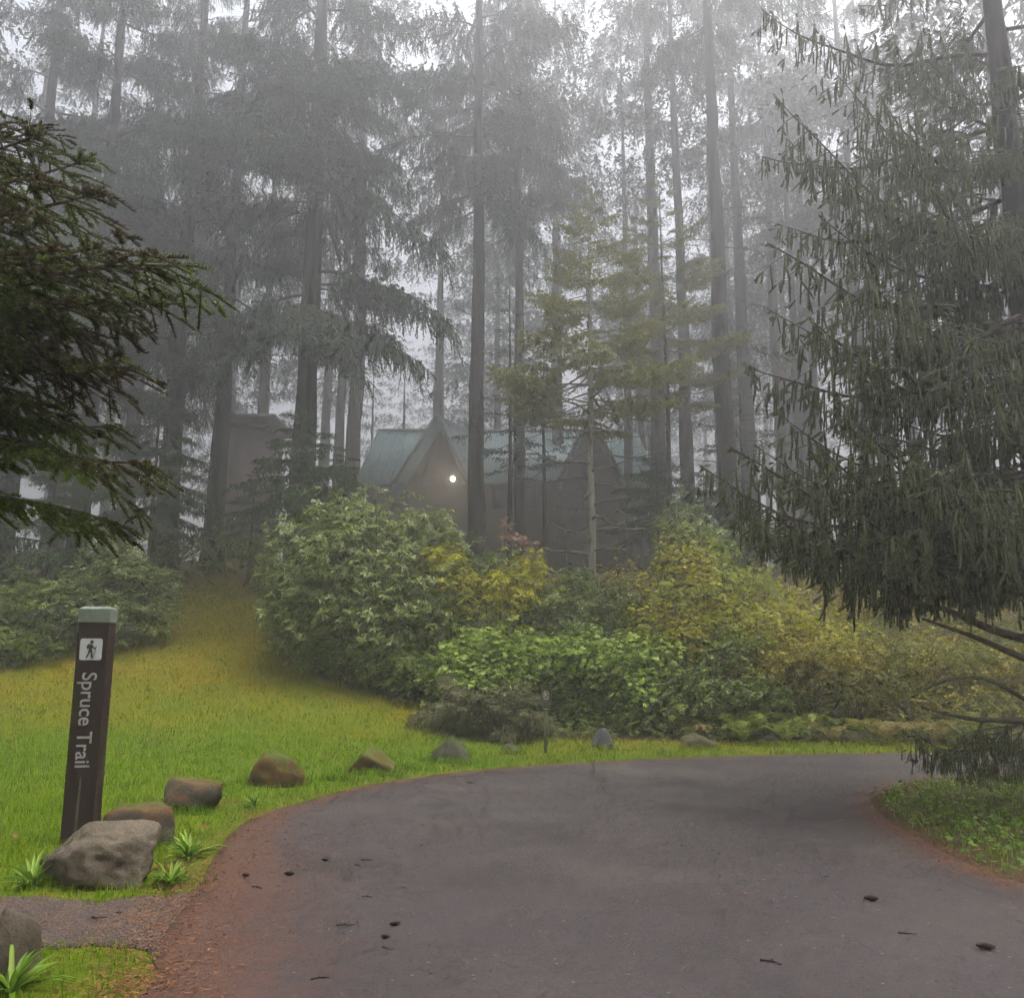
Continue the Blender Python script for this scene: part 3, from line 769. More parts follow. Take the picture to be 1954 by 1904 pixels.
def conifer(name, label, x, y, height, rad, z0, z1, lmax, variants, per_m, group, bark='bark', pitch=(-0.25, 0.35), prof=None, seed=0, dead=None, cat='tree', roots=1.45, lean=(0, 0)):
    gz = H(x, y)
    tree = empty(name, (x, y, gz - 0.02), label, cat, group)
    tree.rotation_euler = (lean[0], lean[1], 0)
    tm, t, zs, P, rs = trunk_mesh(height, rad, M[bark], seed, roots)
    obj('trunk', tm, tree)
    R.seed(seed * 13 + 5)
    nb = int((z1 - z0) * per_m); az = R.random() * 6
    for i in range(nb):
        f = (i + R.random()) / nb; z = z0 + (z1 - z0) * f
        az += 2.399 + R.uniform(-0.4, 0.4)
        k = prof(f) if prof else (0.55 + 0.45 * min(1, f / 0.15)) * (1 - f) ** 0.75 + 0.06
        ln = lmax * k * R.uniform(0.72, 1.12)
        pt = pitch[0] + (pitch[1] - pitch[0]) * f + R.uniform(-0.12, 0.12)
        v = (math.cos(az) * math.cos(pt), math.sin(az) * math.cos(pt), math.sin(pt))
        r0 = rad_at(z, zs, rs) * 0.6
        add_bough(tree, (math.cos(az) * r0, math.sin(az) * r0, z), v, variants, ln)
    if dead:
        pool, dz0, dz1, dn, dl = dead
        for i in range(dn):
            z = dz0 + (dz1 - dz0) * (i + R.random()) / dn; az += 2.4; pt = R.uniform(-0.3, 0.25)
            add_dead(tree, (math.cos(az) * rad_at(z, zs, rs) * 0.7, math.sin(az) * rad_at(z, zs, rs) * 0.7, z),
                     (math.cos(az) * math.cos(pt), math.sin(az) * math.cos(pt), math.sin(pt)), dl * R.uniform(0.5, 1.1), pool)
    tree['_t'] = 0; del tree['_t']
    return tree, zs, rs

def bough_to(tree, p_from, p_to, variants, extra=1.0):
    """hand-placed branch between two points of the place"""
    T = Vector(tree.location)
    a_ = Vector(p_from) - T; b_ = Vector(p_to) - T
    add_bough(tree, a_, b_ - a_, variants, (b_ - a_).length * extra)

def zof(v, Y, u=977): return at(u, v, Y).z

# --- big standing trunks of the grove, nearest first
YA = 24.0; xa = at(578, 800, YA).x
A, zs, rs = conifer('spruce_tree', 'tall spruce with heavy drooping boughs rising behind the rhododendron', xa, YA, 31, 0.4, 14.5 - H(xa, YA), 29, 4.8, DR, 1.9,
            'tall trunks of the foggy grove', seed=1, pitch=(-0.3, 0.3), dead=(DEADK, 7, 12, 4, 2.2))
def A_b(v0, tip, dY=0.0, base_u=590):
    p0 = at(base_u, v0, YA); p0.x = xa
    bough_to(A, p0, at(tip[0], tip[1], YA + dY), DR)
for v0, tip, dy in [(345, (735, 372), 0.4), (360, (850, 440), -0.8), (300, (765, 300), -0.5), (515, (860, 575), -0.6), (540, (800, 560), 1.2), (620, (812, 670), -0.8),
                    (600, (770, 640), 0.6), (640, (700, 700), -1.5), (560, (370, 640), -1.0), (600, (440, 660), -1.8), (510, (500, 505), 0.5), (580, (560, 600), -3.0), (590, (660, 620), -2.6),
                    (250, (420, 240), -1.0), (230, (640, 330), -2.5), (190, (760, 220), -0.6), (160, (430, 190), 0.8), (140, (800, 130), 0.3), (440, (740, 500), 1.5),
                    (330, (500, 300), 1.4), (400, (690, 440), 2.0), (120, (560, 250), -2.8)]:
    A_b(v0, tip, dy)
# arching broken limb
q = np.linspace(0, 1, 14)
pts = [at(572 - 100 * t, 405 + 110 * t ** 1.6 - 6 * math.sin(t * 3.1), YA - 0.1 - 0.5 * t) - A.location for t in q]
mb = MB(); mb.tube([list(z) for z in pts], 0.055 * (1 - 0.7 * q), 6); obj('dead_branch', mb.mesh('dead_branch_arch', M['twig']), A)
pts = [at(602 + 50 * t, 400 + 120 * t ** 1.8, YA + 0.2) - A.location for t in q]
mb = MB(); mb.tube([list(z) for z in pts], 0.06 * (1 - 0.6 * q), 6); obj('dead_branch', mb.mesh('dead_branch_arch', M['twig']), A)

def grove(u, v, Y, wpx, height, vcrown, lmax, variants, per_m, label, seed, **kw):
    x = at(u, v, Y).x; gz = H(x, Y)
    rad = wpx / FPX * Y / 2
    z0 = zof(vcrown, Y, u) - gz
    return conifer(kw.pop('name', 'conifer_tree'), label, x, Y, height, rad, z0, height * 0.97, lmax, variants, per_m, 'tall trunks of the foggy grove', seed=seed, **kw)

B, _, _ = grove(421, 850, 30, 38, 30, 640, 4.6, DR, 1.6, 'dark bare-based trunk left of the drooping spruce', 2, dead=(DEADK, 3.5, 9, 5, 2.0))
C, _, _ = grove(912, 850, 27, 38, 32, 330, 4.4, DR, 2.0, 'tall straight trunk in front of the lodge gable', 3, dead=(DEADK, 4, 10, 7, 1.6))
for v0, tip, dy in [(370, (770, 420), -0.8), (400, (800, 470), 0.4), (300, (790, 310), 0.3), (380, (1040, 450), -0.6), (330, (1010, 420), -2), (250, (1060, 300), -0.5)]:
    p0 = at(912, v0, 27); bough_to(C, p0, at(tip[0], tip[1], 27 + dy), DR)
D, _, _ = grove(1388, 900, 27, 45, 33, 60, 4.6, DR, 2.0, 'thick dark bare trunk just left of the hanging spruce', 4, dead=(DEADK, 4, 15, 12, 2.2))
for v0, tip, dy in [(820, (1480, 850), 0.4), (650, (1510, 690), 1.0), (560, (1480, 590), -0.4), (470, (1490, 480), 1.4), (700, (1300, 740), 1.2), (400, (1470, 420), 0.6)]:
    bough_to(D, at(1385, v0, 27), at(tip[0], tip[1], 27 + dy), THIN)
E, _, _ = grove(1310, 850, 36, 33, 33, 80, 4.4, DR, 2.0, 'slimmer grey trunk right behind the thick dark trunk', 5, dead=(DEADK, 5, 16, 8, 2.0))
I1, _, _ = grove(1487, 850, 42, 30, 32, 300, 4.2, DR, 2.0, 'reddish trunk fading in fog beside the hanging spruce', 6, bark='bark_red', dead=(DEADK, 4, 14, 9, 2.0))
I2, _, _ = grove(1560, 850, 46, 25, 33, 280, 4.2, DR, 2.0, 'grey trunk right of the reddish one in the fog', 7, dead=(DEADK, 4, 14, 9, 2.0))
I3, _, _ = grove(1202, 800, 44, 22, 33, 250, 4.2, DR, 2.0, 'faint trunk behind the pale tree and lodge roof', 8, dead=(DEADK, 4, 14, 6, 2.0))
J1, _, _ = grove(335, 800, 27, 44, 28, 720, 4.2, DR, 2.2, 'dark shaggy conifer at the head of the lawn', 9)
J2, _, _ = grove(170, 800, 24, 40, 29, 760, 4.8, DR, 1.6, 'dark conifer looming behind the left branch', 10)
J3, _, _ = grove(30, 800, 27, 40, 30, 900, 5.0, DR, 1.5, 'foggy conifer at the left edge of the view', 11)
K1, _, _ = grove(990, 800, 33, 26, 32, 400, 4.2, DR, 2.0, 'pale grey trunk right of the tall straight trunk', 12, dead=(DEADK, 4, 12, 6, 1.8))
K2, _, _ = grove(260, 700, 38, 34, 33, 620, 4.8, DR, 1.5, 'tall foggy conifer above the left lawn edge', 13)
K3, _, _ = grove(655, 700, 46, 26, 34, 300, 4.6, DR, 1.5, 'faint conifer behind the drooping spruce and lodge', 14)
K4, _, _ = grove(1640, 700, 36, 34, 32, 560, 4.6, DR, 1.5, 'foggy conifer hidden behind the hanging spruce', 15)

# --- thin understory trees
def under(u, v, Y, wpx, vtop, vcrown, lmax, variants, per_m, label, seed, **kw):
    x = at(u, v, Y).x; gz = H(x, Y); rad = wpx / FPX * Y / 2
    ht = zof(vtop, Y, u) - gz; z0 = zof(vcrown, Y, u) - gz
    return conifer(kw.pop('name', 'young_conifer'), label, x, Y, ht, rad, z0, ht * 0.99, lmax, variants, per_m, 'thin young trees under the grove', seed=seed, roots=1.2, **kw)
F, fz, fr = under(1130, 1000, 20, 19, 350, 800, 2.7, FE, 10.0, 'slim pale-barked tree with bare lower limbs and feathery top', 21, name='pale_tree', bark='bark_pale', pitch=(0.0, 0.35),
           prof=lambda f: (0.7 + 0.3 * min(1, f / 0.15)) * (1 - f) ** 0.8 + 0.05, dead=(DEAD, 1.9, 7.5, 40, 2.0))
G, _, _ = under(1276, 850, 26, 15, 330, 760, 2.8, FE, 7.0, 'thin dark-stemmed tree left of the two big right trunks', 22, pitch=(0.0, 0.3), dead=(DEADK, 2.5, 6, 8, 1.4))
H1, _, _ = under(974, 850, 27, 15, 520, 900, 1.9, THIN, 6.0, 'thin sparse spruce sapling right of the straight trunk', 23, pitch=(-0.1, 0.3))
Lc, _, _ = under(570, 900, 21.5, 14, 770, 960, 2.0, YG, 11.0, 'bushy young hemlock at the foot of the drooping spruce', 24, pitch=(-0.35, 0.3), name='young_hemlock')
L2, _, _ = under(655, 940, 22, 9, 845, 980, 1.2, YG, 11.0, 'small dark hemlock behind the rhododendron top', 25, pitch=(-0.35, 0.2), name='young_hemlock')
L3, _, _ = under(90, 1100, 21.5, 14, 860, 1190, 2.8, YG, 9.0, 'low dark hemlock at the left end of the lawn', 26, pitch=(-0.3, 0.25), name='young_hemlock')
L4, _, _ = under(290, 1000, 24, 14, 700, 1000, 2.4, YG, 8.0, 'dark young hemlock at the top of the grass slope', 27, pitch=(-0.35, 0.25), name='young_hemlock')
L5, _, _ = under(1420, 950, 30, 12, 600, 960, 2.2, THIN, 6.0, 'sparse young conifer between trunk and hanging spruce', 28, pitch=(-0.1, 0.3))
L6, _, _ = under(1040, 850, 31, 12, 600, 900, 2.0, THIN, 6.0, 'sparse young conifer against the lodge roof', 29, pitch=(-0.1, 0.3))
L8, _, _ = under(1255, 950, 27, 12, 845, 1010, 2.2, YG, 10.0, 'dark young hemlock at the right end of the lodge', 32, pitch=(-0.3, 0.2), name='young_hemlock')
L9, _, _ = under(1345, 950, 28, 12, 880, 1020, 2.0, YG, 10.0, 'dark low hemlock left of the thick dark trunk', 33, pitch=(-0.3, 0.2), name='young_hemlock')
L7, _, _ = under(480, 980, 28, 10, 900, 1010, 1.5, YG, 10.0, 'small hemlock in the gap at the head of the lawn', 30, pitch=(-0.3, 0.2), name='young_hemlock')

# --- the great hanging spruce on the right
SX, SY = at(2035, 1400, 9.6).x, 9.6
def sp_prof(f): return [1.0, 1.0, 0.86, 0.68, 0.48, 0.25, 0.08][min(6, int(f * 6.0))]
S_, ssz, ssr = conifer('spruce_tree', 'great grey-green spruce with hanging twigs over the road bend', SX, SY, 15.5, 0.26, 2.9, 15.2, 4.0, SP, 3.0, None,
            seed=31, pitch=(-0.08, 0.25), prof=lambda f: float(np.interp(f, [0, 0.1, 0.3, 0.5, 0.75, 1], [0.9, 1.0, 0.86, 0.64, 0.36, 0.06])))
for v0, tip, dy in [(470, (1480, 235), 0.2), (560, (1450, 560), -0.6), (480, (1500, 310), 1.2), (330, (1590, 205), -0.6), (250, (1660, 70), 0.2), (900, (1500, 850), -0.4), (960, (1335, 985), 0.4), (950, (1380, 960), -0.5), (1000, (1400, 1040), 0.9),
                    (940, (1440, 915), 1.0), (930, (1530, 960), -1.6), (900, (1700, 920), -2.2), (860, (1560, 810), 1.2), (640, (1470, 640), 0.9), (700, (1560, 700), -1.8), (600, (1700, 610), -2.4),
                    (420, (1640, 400), -1.6), (300, (1720, 250), -2.0), (990, (1430, 1030), -0.7), (1010, (1620, 1090), -1.9), (1000, (1800, 1020), -2.6), (760, (1600, 740), 0.6), (820, (1640, 800), 1.6), (560, (1620, 560), 1.8), (660, (1700, 640), 2.0), (380, (1700, 330), 1.4), (200, (1760, 120), -1.0), (130, (1800, 20), 0.6), (880, (1800, 880), 1.8), (460, (1800, 420), -2.4), (540, (1560, 480), -1.0), (620, (1850, 600), 2.2), (1040, (1640, 1120), 0.8), (1060, (1530, 1100), -1.2), (960, (1900, 960), -2.8), (780, (1800, 760), -2.4)]:
    bough_to(S_, Vector((SX, SY, zof(v0, SY))), at(tip[0], tip[1], SY + dy), SP)
def limb(tree, pix, r0, mat='twig'):
    P = smooth3 = np.array([list(at(u, v, yy) - tree.location) for u, v, yy in pix])
    t = np.linspace(0, 1, len(P)); tt = np.linspace(0, 1, 20)
    Pi = np.stack([np.interp(tt, t, P[:, k]) for k in range(3)], -1)
    ker = np.array([0.25, 0.5, 0.25])
    for _ in range(3):
        Pi[1:-1] = np.stack([np.convolve(Pi[:, k], ker, 'valid') for k in range(3)], -1)
    mb = MB(); mb.tube(Pi, r0 * (1 - 0.75 * tt), 7); return obj('limb', mb.mesh('limb', M[mat], True), tree)
limb(S_, [(2035, 1240, 9.6), (1900, 1205, 9.2), (1800, 1160, 8.9), (1745, 1150, 8.8)], 0.06)
limb(S_, [(2035, 1285, 9.6), (1940, 1250, 9.1), (1860, 1215, 8.8), (1760, 1180, 8.6)], 0.05)
limb(S_, [(2035, 1400, 9.6), (1950, 1375, 8.8), (1850, 1372, 8.4), (1760, 1350, 8.2)], 0.045)
limb(S_, [(2035, 1395, 9.6), (1960, 1335, 8.7), (1880, 1290, 8.4), (1800, 1295, 8.3), (1740, 1330, 8.2)], 0.03)
for p0, tip in [((1950, 1375, 8.8), (1730, 1445, 8.1)), ((1880, 1370, 8.5), (1770, 1480, 8.2)), ((1960, 1380, 8.8), (1850, 1500, 8.3)), ((1990, 1385, 9.0), (1930, 1500, 8.5))]:
    bough_to(S_, at(*p0), at(*tip), SP, 1.0)

# --- fir reaching in from the left edge
FX, FY = -3.7, 3.5
Fir = empty('fir_tree', (FX, FY, H(FX, FY)), 'dark fir reaching in from the left edge, branches close to camera', 'tree')
tm, t, fzs, P, frs = trunk_mesh(12, 0.2, M['bark'], 77); obj('trunk', tm, Fir)
R.seed(99)
for tip, vb, dy in [((75, 215), 400, 0.2), ((140, 300), 440, -0.2), ((215, 345), 460, 0.1), ((255, 415), 480, -0.2), ((400, 545), 575, -0.1), ((330, 605), 620, 0.3), ((285, 470), 520, 0.2),
                    ((150, 540), 600, -0.4), ((290, 725), 650, 0.0), ((200, 800), 700, 0.2), ((235, 870), 700, -0.2), ((195, 1000), 720, 0.0),
                    ((50, 640), 620, -0.4), ((30, 430), 500, 0.3), ((60, 760), 690, -0.2)]:
    bough_to(Fir, Vector((FX + 0.1, FY, zof(vb, FY))), at(tip[0], tip[1], FY - 0.15 + dy), FIR, 1.0)
for i in range(40):   # the rest of the tree, outside the picture
    z = 5.4 + 6.4 * (i / 40); az = i * 2.4; ln = 1.7 * (1 - i / 42) + 0.2
    add_bough(Fir, (0, 0, z), (math.cos(az), math.sin(az), 0.1), FIR, ln)

# --- distant trees, each a trunk and one crown
def far_crown(seed, height, lmax, z0):
    rg = np.random.default_rng(seed); mb = MB()
    _, f0 = bough(seed + 500, L=3.0, nside=12, side=0.4, start=0.1, sag=-0.03, up=-0.12, hang=0.7, tl=(0.5, 1.1), sp=0.3, N=7, nl=0.2, nw=0.09, stalk=0.0)
    V0 = np.concatenate(f0.v); T0 = np.concatenate(f0.t)
    nb = int((height - z0) * 2.5); az = 0
    for i in range(nb):
        f = i / nb; z = z0 + (height - z0) * f; az += 2.4 + rg.normal(0, 0.2)
        ln = lmax * ((0.5 + 0.5 * min(1, f / 0.15)) * (1 - f) ** 0.75 + 0.05) * rg.uniform(0.7, 1.15)
        pt = -0.25 + 0.6 * f + rg.normal(0, 0.08)
        m3 = np.array(Matrix.Rotation(az, 3, 'Z') @ Matrix.Rotation(-pt, 3, 'Y')) * (ln / 3.0)
        mb.add(V0 @ m3.T + np.array([0, 0, z]), T0)
    return mb.mesh('crown', M['far'])
FARC = [far_crown(s, h, l, z) for s, h, l, z in ((1, 36, 5.6, 15), (2, 33, 5.2, 11), (3, 38, 5.8, 18), (4, 31, 5.4, 6))]
FART = [trunk_mesh(h, 0.4, M['bark'], 300 + i)[0] for i, h in enumerate((34, 31, 36, 29))]
far_desc = ['tall', 'slender', 'high-crowned', 'low-branched']
spots = []
RR = random.Random(5)
def far_ok(x, y): return all((x - a) ** 2 + (y - b) ** 2 > 14 for a, b in spots)
def far_tree(x, y, k, label, grp):
    s = RR.uniform(0.85, 1.12)
    o = empty('distant_conifer', (x, y, H(x, y) - 0.1), label, 'tree', grp)
    o.rotation_euler[2] = RR.random() * 6; o.scale = (s, s, s)
    obj('trunk', FART[k], o); obj('crown', FARC[k], o)
where = ['far left of the lawn', 'behind the drooping spruce', 'behind the lodge', 'behind the pale tree', 'behind the thick dark trunk', 'behind the hanging spruce']
ORD = ['leftmost', 'second from left', 'third from left', 'fourth from left', 'fifth from left', 'sixth from left', 'seventh from left', 'eighth from left', 'ninth from left', 'tenth from left']
far_list = []
for row, (Y0, Y1, cnt) in enumerate(((36, 43, 9), (44, 52, 12), (54, 66, 14), (70, 92, 14))):
    for i in range(cnt):
        for _ in range(20):
            y = RR.uniform(Y0, Y1); u = -150 + 2250 * (i + RR.uniform(0.1, 0.9)) / cnt
            if row == 0: u = 560 + 1400 * (i + RR.uniform(0.2, 0.8)) / cnt; y += 8 * (690 < u < 1230)
            elif row == 1 and 680 < u < 1240: y += 6
            x = (u - 977) / FPX * y
            if far_ok(x, y): break
        if 705 < u < 850 and row > 0: continue
        spots.append((x, y))
        k = 2 if row == 0 else RR.randrange(4) if u < 600 else RR.choice((0, 0, 1, 2))
        reg = where[0 if u < 450 else 1 if u < 700 else 2 if u < 1000 else 3 if u < 1250 else 4 if u < 1480 else 5]
        dist = ['misty', 'foggy', 'faint', 'ghostly'][row]
        far_list.append((f'{dist} {far_desc[k]} conifer {reg}', u, x, y, k))
for lb in sorted(set(f[0] for f in far_list)):
    same = sorted([f for f in far_list if f[0] == lb], key=lambda f: f[1])
    for j, (l_, u, x, y, k) in enumerate(same):
        far_tree(x, y, k, lb if len(same) == 1 else lb + ', ' + ORD[j], 'distant conifers in the fog')
for u, y, s_, lb in [(700, 56, 0.52, 'short foggy conifer left of the lodge gable'), (762, 58, 0.58, 'short foggy conifer above the left lodge roof'), (838, 60, 0.62, 'short foggy conifer just behind the gable peak'), (905, 59, 0.6, 'short foggy conifer right of the gable peak'), (1245, 55, 0.5, 'short foggy conifer right of the lodge'), (95, 37, 1.0, 'pale foggy conifer above the fir tip at the left edge'), (-10, 40, 1.05, 'pale foggy conifer cut by the left edge')]:
    far_tree((u - 977) / FPX * y, y, 3, lb, 'pale conifers in the fog')
    o_ = [o for o in COL.objects if o.get('label') == lb][0]; o_.scale = (s_, s_, s_)
# trees outside the picture that close the clearing
side_names = ['left of the fir', 'left of the lawn', 'up the slope left of the view', 'right of the hanging spruce', 'right of the far bend', 'up the bank right of the view', 'behind the viewer on the left', 'behind the viewer on the right', 'beyond the golden bushes on the right']
for i, (x, y) in enumerate([(-24, 6), (-19, 16), (-22, 27), (24, 4), (22, 20), (27, 33), (-20, -14), (22, -14), (16, 26)]):
    far_tree(x, y, i % 4, 'conifer ' + side_names[i] + ' closing the clearing', 'conifers around the clearing')

# ------------------------------------------------------------------ shrubs, ferns and leaves
def inst(TV, TF, Mx, P):
    V = np.einsum('mij,nj->mni', Mx, TV) + P[:, None]
    F = (np.arange(len(P))[:, None, None] * len(TV) + TF[None]).reshape(-1, TF.shape[1])
    return V.reshape(-1, 3), F

def frames(nrm, rg, size):
    nrm = nrm / (np.linalg.norm(nrm, axis=1)[:, None] + 1e-9)
    a = rg.normal(0, 1, nrm.shape); a -= (a * nrm).sum(1)[:, None] * nrm; a /= np.linalg.norm(a, axis=1)[:, None] + 1e-9
    b = np.cross(nrm, a)
    return np.stack([a, b, nrm], -1) * size[:, None, None]

def leaf_blade(L, Wd, droop=0.2, fold=0.25):
    V = np.array([[0, 0, 0], [0.35 * L, -Wd / 2, fold * Wd], [0.35 * L, 0, 0], [0.35 * L, Wd / 2, fold * Wd],
                  [0.72 * L, -Wd * 0.38, fold * Wd * 0.7 - droop * L * 0.35], [0.72 * L, 0, -droop * L * 0.4], [0.72 * L, Wd * 0.38, fold * Wd * 0.7 - droop * L * 0.35], [L, 0, -droop * L]], float)
    F = np.array([(0, 1, 2), (0, 2, 3), (1, 4, 2), (2, 4, 5), (2, 5, 3), (3, 5, 6), (4, 7, 5), (5, 7, 6)])
    return V, F
def whorl(k, L, Wd, tilt, rg):
    V0, F0 = leaf_blade(L, Wd); Vs, Fs = [], []
    for i in range(k):
        a = 2 * math.pi * i / k + rg.normal(0, 0.15); tl_ = tilt + rg.normal(0, 0.22); s = rg.uniform(0.75, 1.1)
        m3 = np.array(Matrix.Rotation(a, 3, 'Z') @ Matrix.Rotation(-tl_, 3, 'Y')) * s
        Vs.append(V0 @ m3.T); Fs.append(F0 + 8 * i)
    return np.concatenate(Vs), np.concatenate(Fs)
def maple(n_l=5):
    pts = [(0, 0)]
    prof = [(-150, 0.45), (-120, 0.75), (-95, 0.42), (-62, 0.92), (-32, 0.5), (0, 1.0), (32, 0.5), (62, 0.92), (95, 0.42), (120, 0.75), (150, 0.45)]
    V = [(0, 0, 0)] + [(r * math.cos(math.radians(a)), r * math.sin(math.radians(a)), -0.22 * r * r) for a, r in prof]
    F = [(0, i, i + 1) for i in range(1, len(prof))]
    return np.array(V), np.array(F)
def ovate():
    return np.array([[0, 0, 0], [0.5, -0.3, 0.06], [1, 0, -0.12], [0.5, 0.3, 0.06]]), np.array([(0, 1, 2), (0, 2, 3)])
def spray(rg):   # a small twig with seven ovate leaves
    V0, F0 = ovate(); Vs, Fs = [], []
    for i in range(7):
        a = (1 if i % 2 else -1) * math.radians(50) * (0 if i == 6 else 1)
        m3 = np.array(Matrix.Rotation(a, 3, 'Z') @ Matrix.Rotation(rg.normal(0, 0.4), 3, 'X')) * 0.45
        Vs.append(V0 @ m3.T + np.array([i * 0.14, 0, -0.03 * i])); Fs.append(F0 + 4 * i)
    return np.concatenate(Vs), np.concatenate(Fs)
T_rg = np.random.default_rng(3)
TPL = {'whorl': [whorl(9, 1.0, 0.3, 0.15, T_rg), whorl(7, 1.0, 0.32, 0.4, T_rg), whorl(8, 1.0, 0.28, -0.1, T_rg)],
       'maple': [maple()], 'ovate': [ovate()], 'spray': [spray(T_rg) for _ in range(3)]}

def shrub(name, label, group, lumps, tpl, count, size, mat, seed, up=0.55, inner=0.35, stems=8, stemmat='twig', rough=0.28, cat='shrub', second=None):
    rg = np.random.default_rng(seed)
    Cs, Rs = [], []
    for (u, v, Y, ru, rv) in lumps:
        c = at(u, v, Y); Cs.append(list(c)); rr = ru * Y / FPX; rz = rv * Y / FPX
        Rs.append((rr, 0.5 * (rr + rz), rz))
    Cs, Rs = np.array(Cs), np.array(Rs)
    area = Rs[:, 0] * Rs[:, 2]; pr = area / area.sum()
    base = Vector((float(np.average(Cs[:, 0], weights=pr)), float(np.average(Cs[:, 1], weights=pr)), 0)); base.z = H(base.x, base.y)
    o = empty(name, base, label, cat, group)
    fol = MB(); fol2 = MB()
    li = rg.choice(len(Cs), count, p=pr)
    d = rg.normal(0, 1, (count, 3)); d[:, 2] = np.abs(d[:, 2]) * np.where(rg.random(count) < 0.75, 1, -1); d[:, 1] -= 0.35
    d /= np.linalg.norm(d, axis=1)[:, None]
    nzv = np.array([mnoise.noise(Vector((q[0] * 2.3 + i_ * 7, q[1] * 2.3, q[2] * 2.3))) for q, i_ in zip(d, li)])
    nz2 = np.array([mnoise.noise(Vector((q[0] * 6 + i_ * 3, q[1] * 6, q[2] * 6 + 9))) for q, i_ in zip(d, li)])
    r = 1 + rough * nzv * 2.0 + rough * 1.3 * nz2
    depth = np.where(rg.random(count) < inner, rg.uniform(0.45, 0.95, count), rg.normal(1.0, 0.06, count))
    P = Cs[li] + d * Rs[li] * (r * depth)[:, None]
    keep = P[:, 2] > hgt(P[:, 0], P[:, 1]) + 0.03
    P, d = P[keep], d[keep]
    nrm = d * (1 - up) + np.array([0, 0, up]) + rg.normal(0, 0.28, d.shape)
    sz = size * rg.uniform(0.65, 1.2, len(P))
    Mx = frames(nrm, rg, sz); P = P - np.array(base)
    pick = rg.integers(0, len(TPL[tpl]), len(P))
    for k, (TV, TF) in enumerate(TPL[tpl]):
        s = pick == k
        if s.any(): fol.add(*inst(TV, TF, Mx[s], P[s]))
    obj('foliage', fol.mesh('foliage', M[mat]), o)
    for i in range(stems):
        st = MB()
        k = rg.integers(0, len(Cs)); tip = Cs[k] + rg.normal(0, 0.45, 3) * Rs[k] - np.array(base)
        x0 = rg.normal(0, 0.25) + 0.6 * tip[0]; y0 = rg.normal(0, 0.2) + 0.5 * tip[1]
        z0 = H(base.x + x0, base.y + y0) - base.z - 0.05
        q = np.linspace(0, 1, 7)[:, None]
        Pq = np.array([x0, y0, z0]) * (1 - q) + tip * q + np.array([1, 0.5, 0]) * np.sin(q * 3.1) * rg.normal(0, 0.1)
        st.tube(Pq, 0.028 * (1 - 0.75 * q[:, 0]), 5)
        obj('stem', st.mesh('stem', M[stemmat]), o)
    return o

shrub('rhododendron', 'big rounded rhododendron with whorled green leaves beside the lawn', 'rhododendrons', [(630, 1060, 19.4, 105, 95), (575, 1110, 19.6, 80, 80), (690, 1030, 19.6, 80, 90), (600, 1190, 18.6, 95, 80), (690, 1190, 18.3, 110, 95), (560, 1180, 19, 60, 80), (660, 1110, 18.6, 120, 100)],
      'whorl', 2900, 0.155, 'rhodo', 1, stems=14)
shrub('rhododendron', 'second rhododendron, lower and yellower, against the lodge gable', 'rhododendrons', [(800, 1050, 19.6, 85, 75), (810, 1120, 18.9, 90, 85), (770, 1200, 18.4, 80, 80), (740, 1250, 18.0, 80, 55), (845, 1180, 18.5, 60, 80)],
      'whorl', 2000, 0.14, 'rhodo', 2, stems=10)
shrub('azalea', 'bright yellow-green azalea tucked against the rhododendron', 'azaleas', [(868, 1130, 18.3, 48, 50), (840, 1090, 18.6, 45, 50), (880, 1165, 18.2, 35, 35)], 'whorl', 520, 0.11, 'azalea', 3)
shrub('azalea', 'yellow azalea with thin arching twigs right of the bright one', 'azaleas', [(985, 1120, 18.6, 62, 50), (960, 1150, 18.3, 70, 45), (1010, 1090, 18.8, 40, 35)], 'whorl', 520, 0.1, 'azalea', 4, rough=0.45)
shrub('brown_azalea', 'dull leggy azalea with drooping leaves above the thimbleberries', 'azaleas', [(940, 1100, 19, 50, 42), (1010, 1160, 18.8, 60, 50)], 'whorl', 330, 0.13, 'rhodo', 5, rough=0.5)
shrub('thimbleberry', 'light green broad-leaved thimbleberry at the foot of the rhododendron', 'thimbleberry bushes', [(900, 1260, 17.6, 75, 55), (960, 1250, 17.6, 85, 55), (850, 1290, 17.4, 45, 45), (1030, 1270, 17.6, 70, 50), (920, 1310, 17.2, 90, 55)], 'maple', 3300, 0.085, 'thimble', 6, up=0.7)
shrub('thimbleberry', 'second light green thimbleberry right of the parking sign', 'thimbleberry bushes', [(1150, 1270, 17.8, 90, 55), (1230, 1260, 17.8, 70, 60), (1100, 1260, 18, 70, 55), (1220, 1330, 17.3, 60, 50)], 'maple', 2700, 0.085, 'thimble', 7, up=0.7)
shrub('dark_bush', 'dark green leafy bush behind the parking sign', 'dark bushes', [(1020, 1350, 18.0, 90, 55), (1100, 1340, 18, 90, 60), (1170, 1370, 18, 80, 45), (960, 1370, 18, 60, 30)], 'spray', 2600, 0.16, 'dkleaf', 8, up=0.6)
shrub('dark_bush', 'bluish green bush around the foot of the pale tree', 'dark bushes', [(1120, 1170, 19.4, 95, 70), (1060, 1200, 18.8, 70, 60), (1180, 1200, 19, 60, 60), (1100, 1130, 20, 50, 40)], 'spray', 2200, 0.17, 'pale', 9, up=0.6)
shrub('dark_bush', 'shaded bush under the rhododendron edge by the lawn', 'dark bushes', [(730, 1270, 17.8, 70, 35), (800, 1290, 17.5, 60, 40), (620, 1250, 18.2, 60, 30)], 'spray', 1100, 0.16, 'dkleaf', 10, up=0.6)
shrub('dark_bush', 'dark glossy bush between the vine maple and the ferns', 'dark bushes', [(1400, 1250, 17.6, 60, 45), (1330, 1330, 17.3, 70, 55), (1430, 1340, 17.2, 70, 50)], 'spray', 1500, 0.17, 'dkleaf', 11, up=0.6)
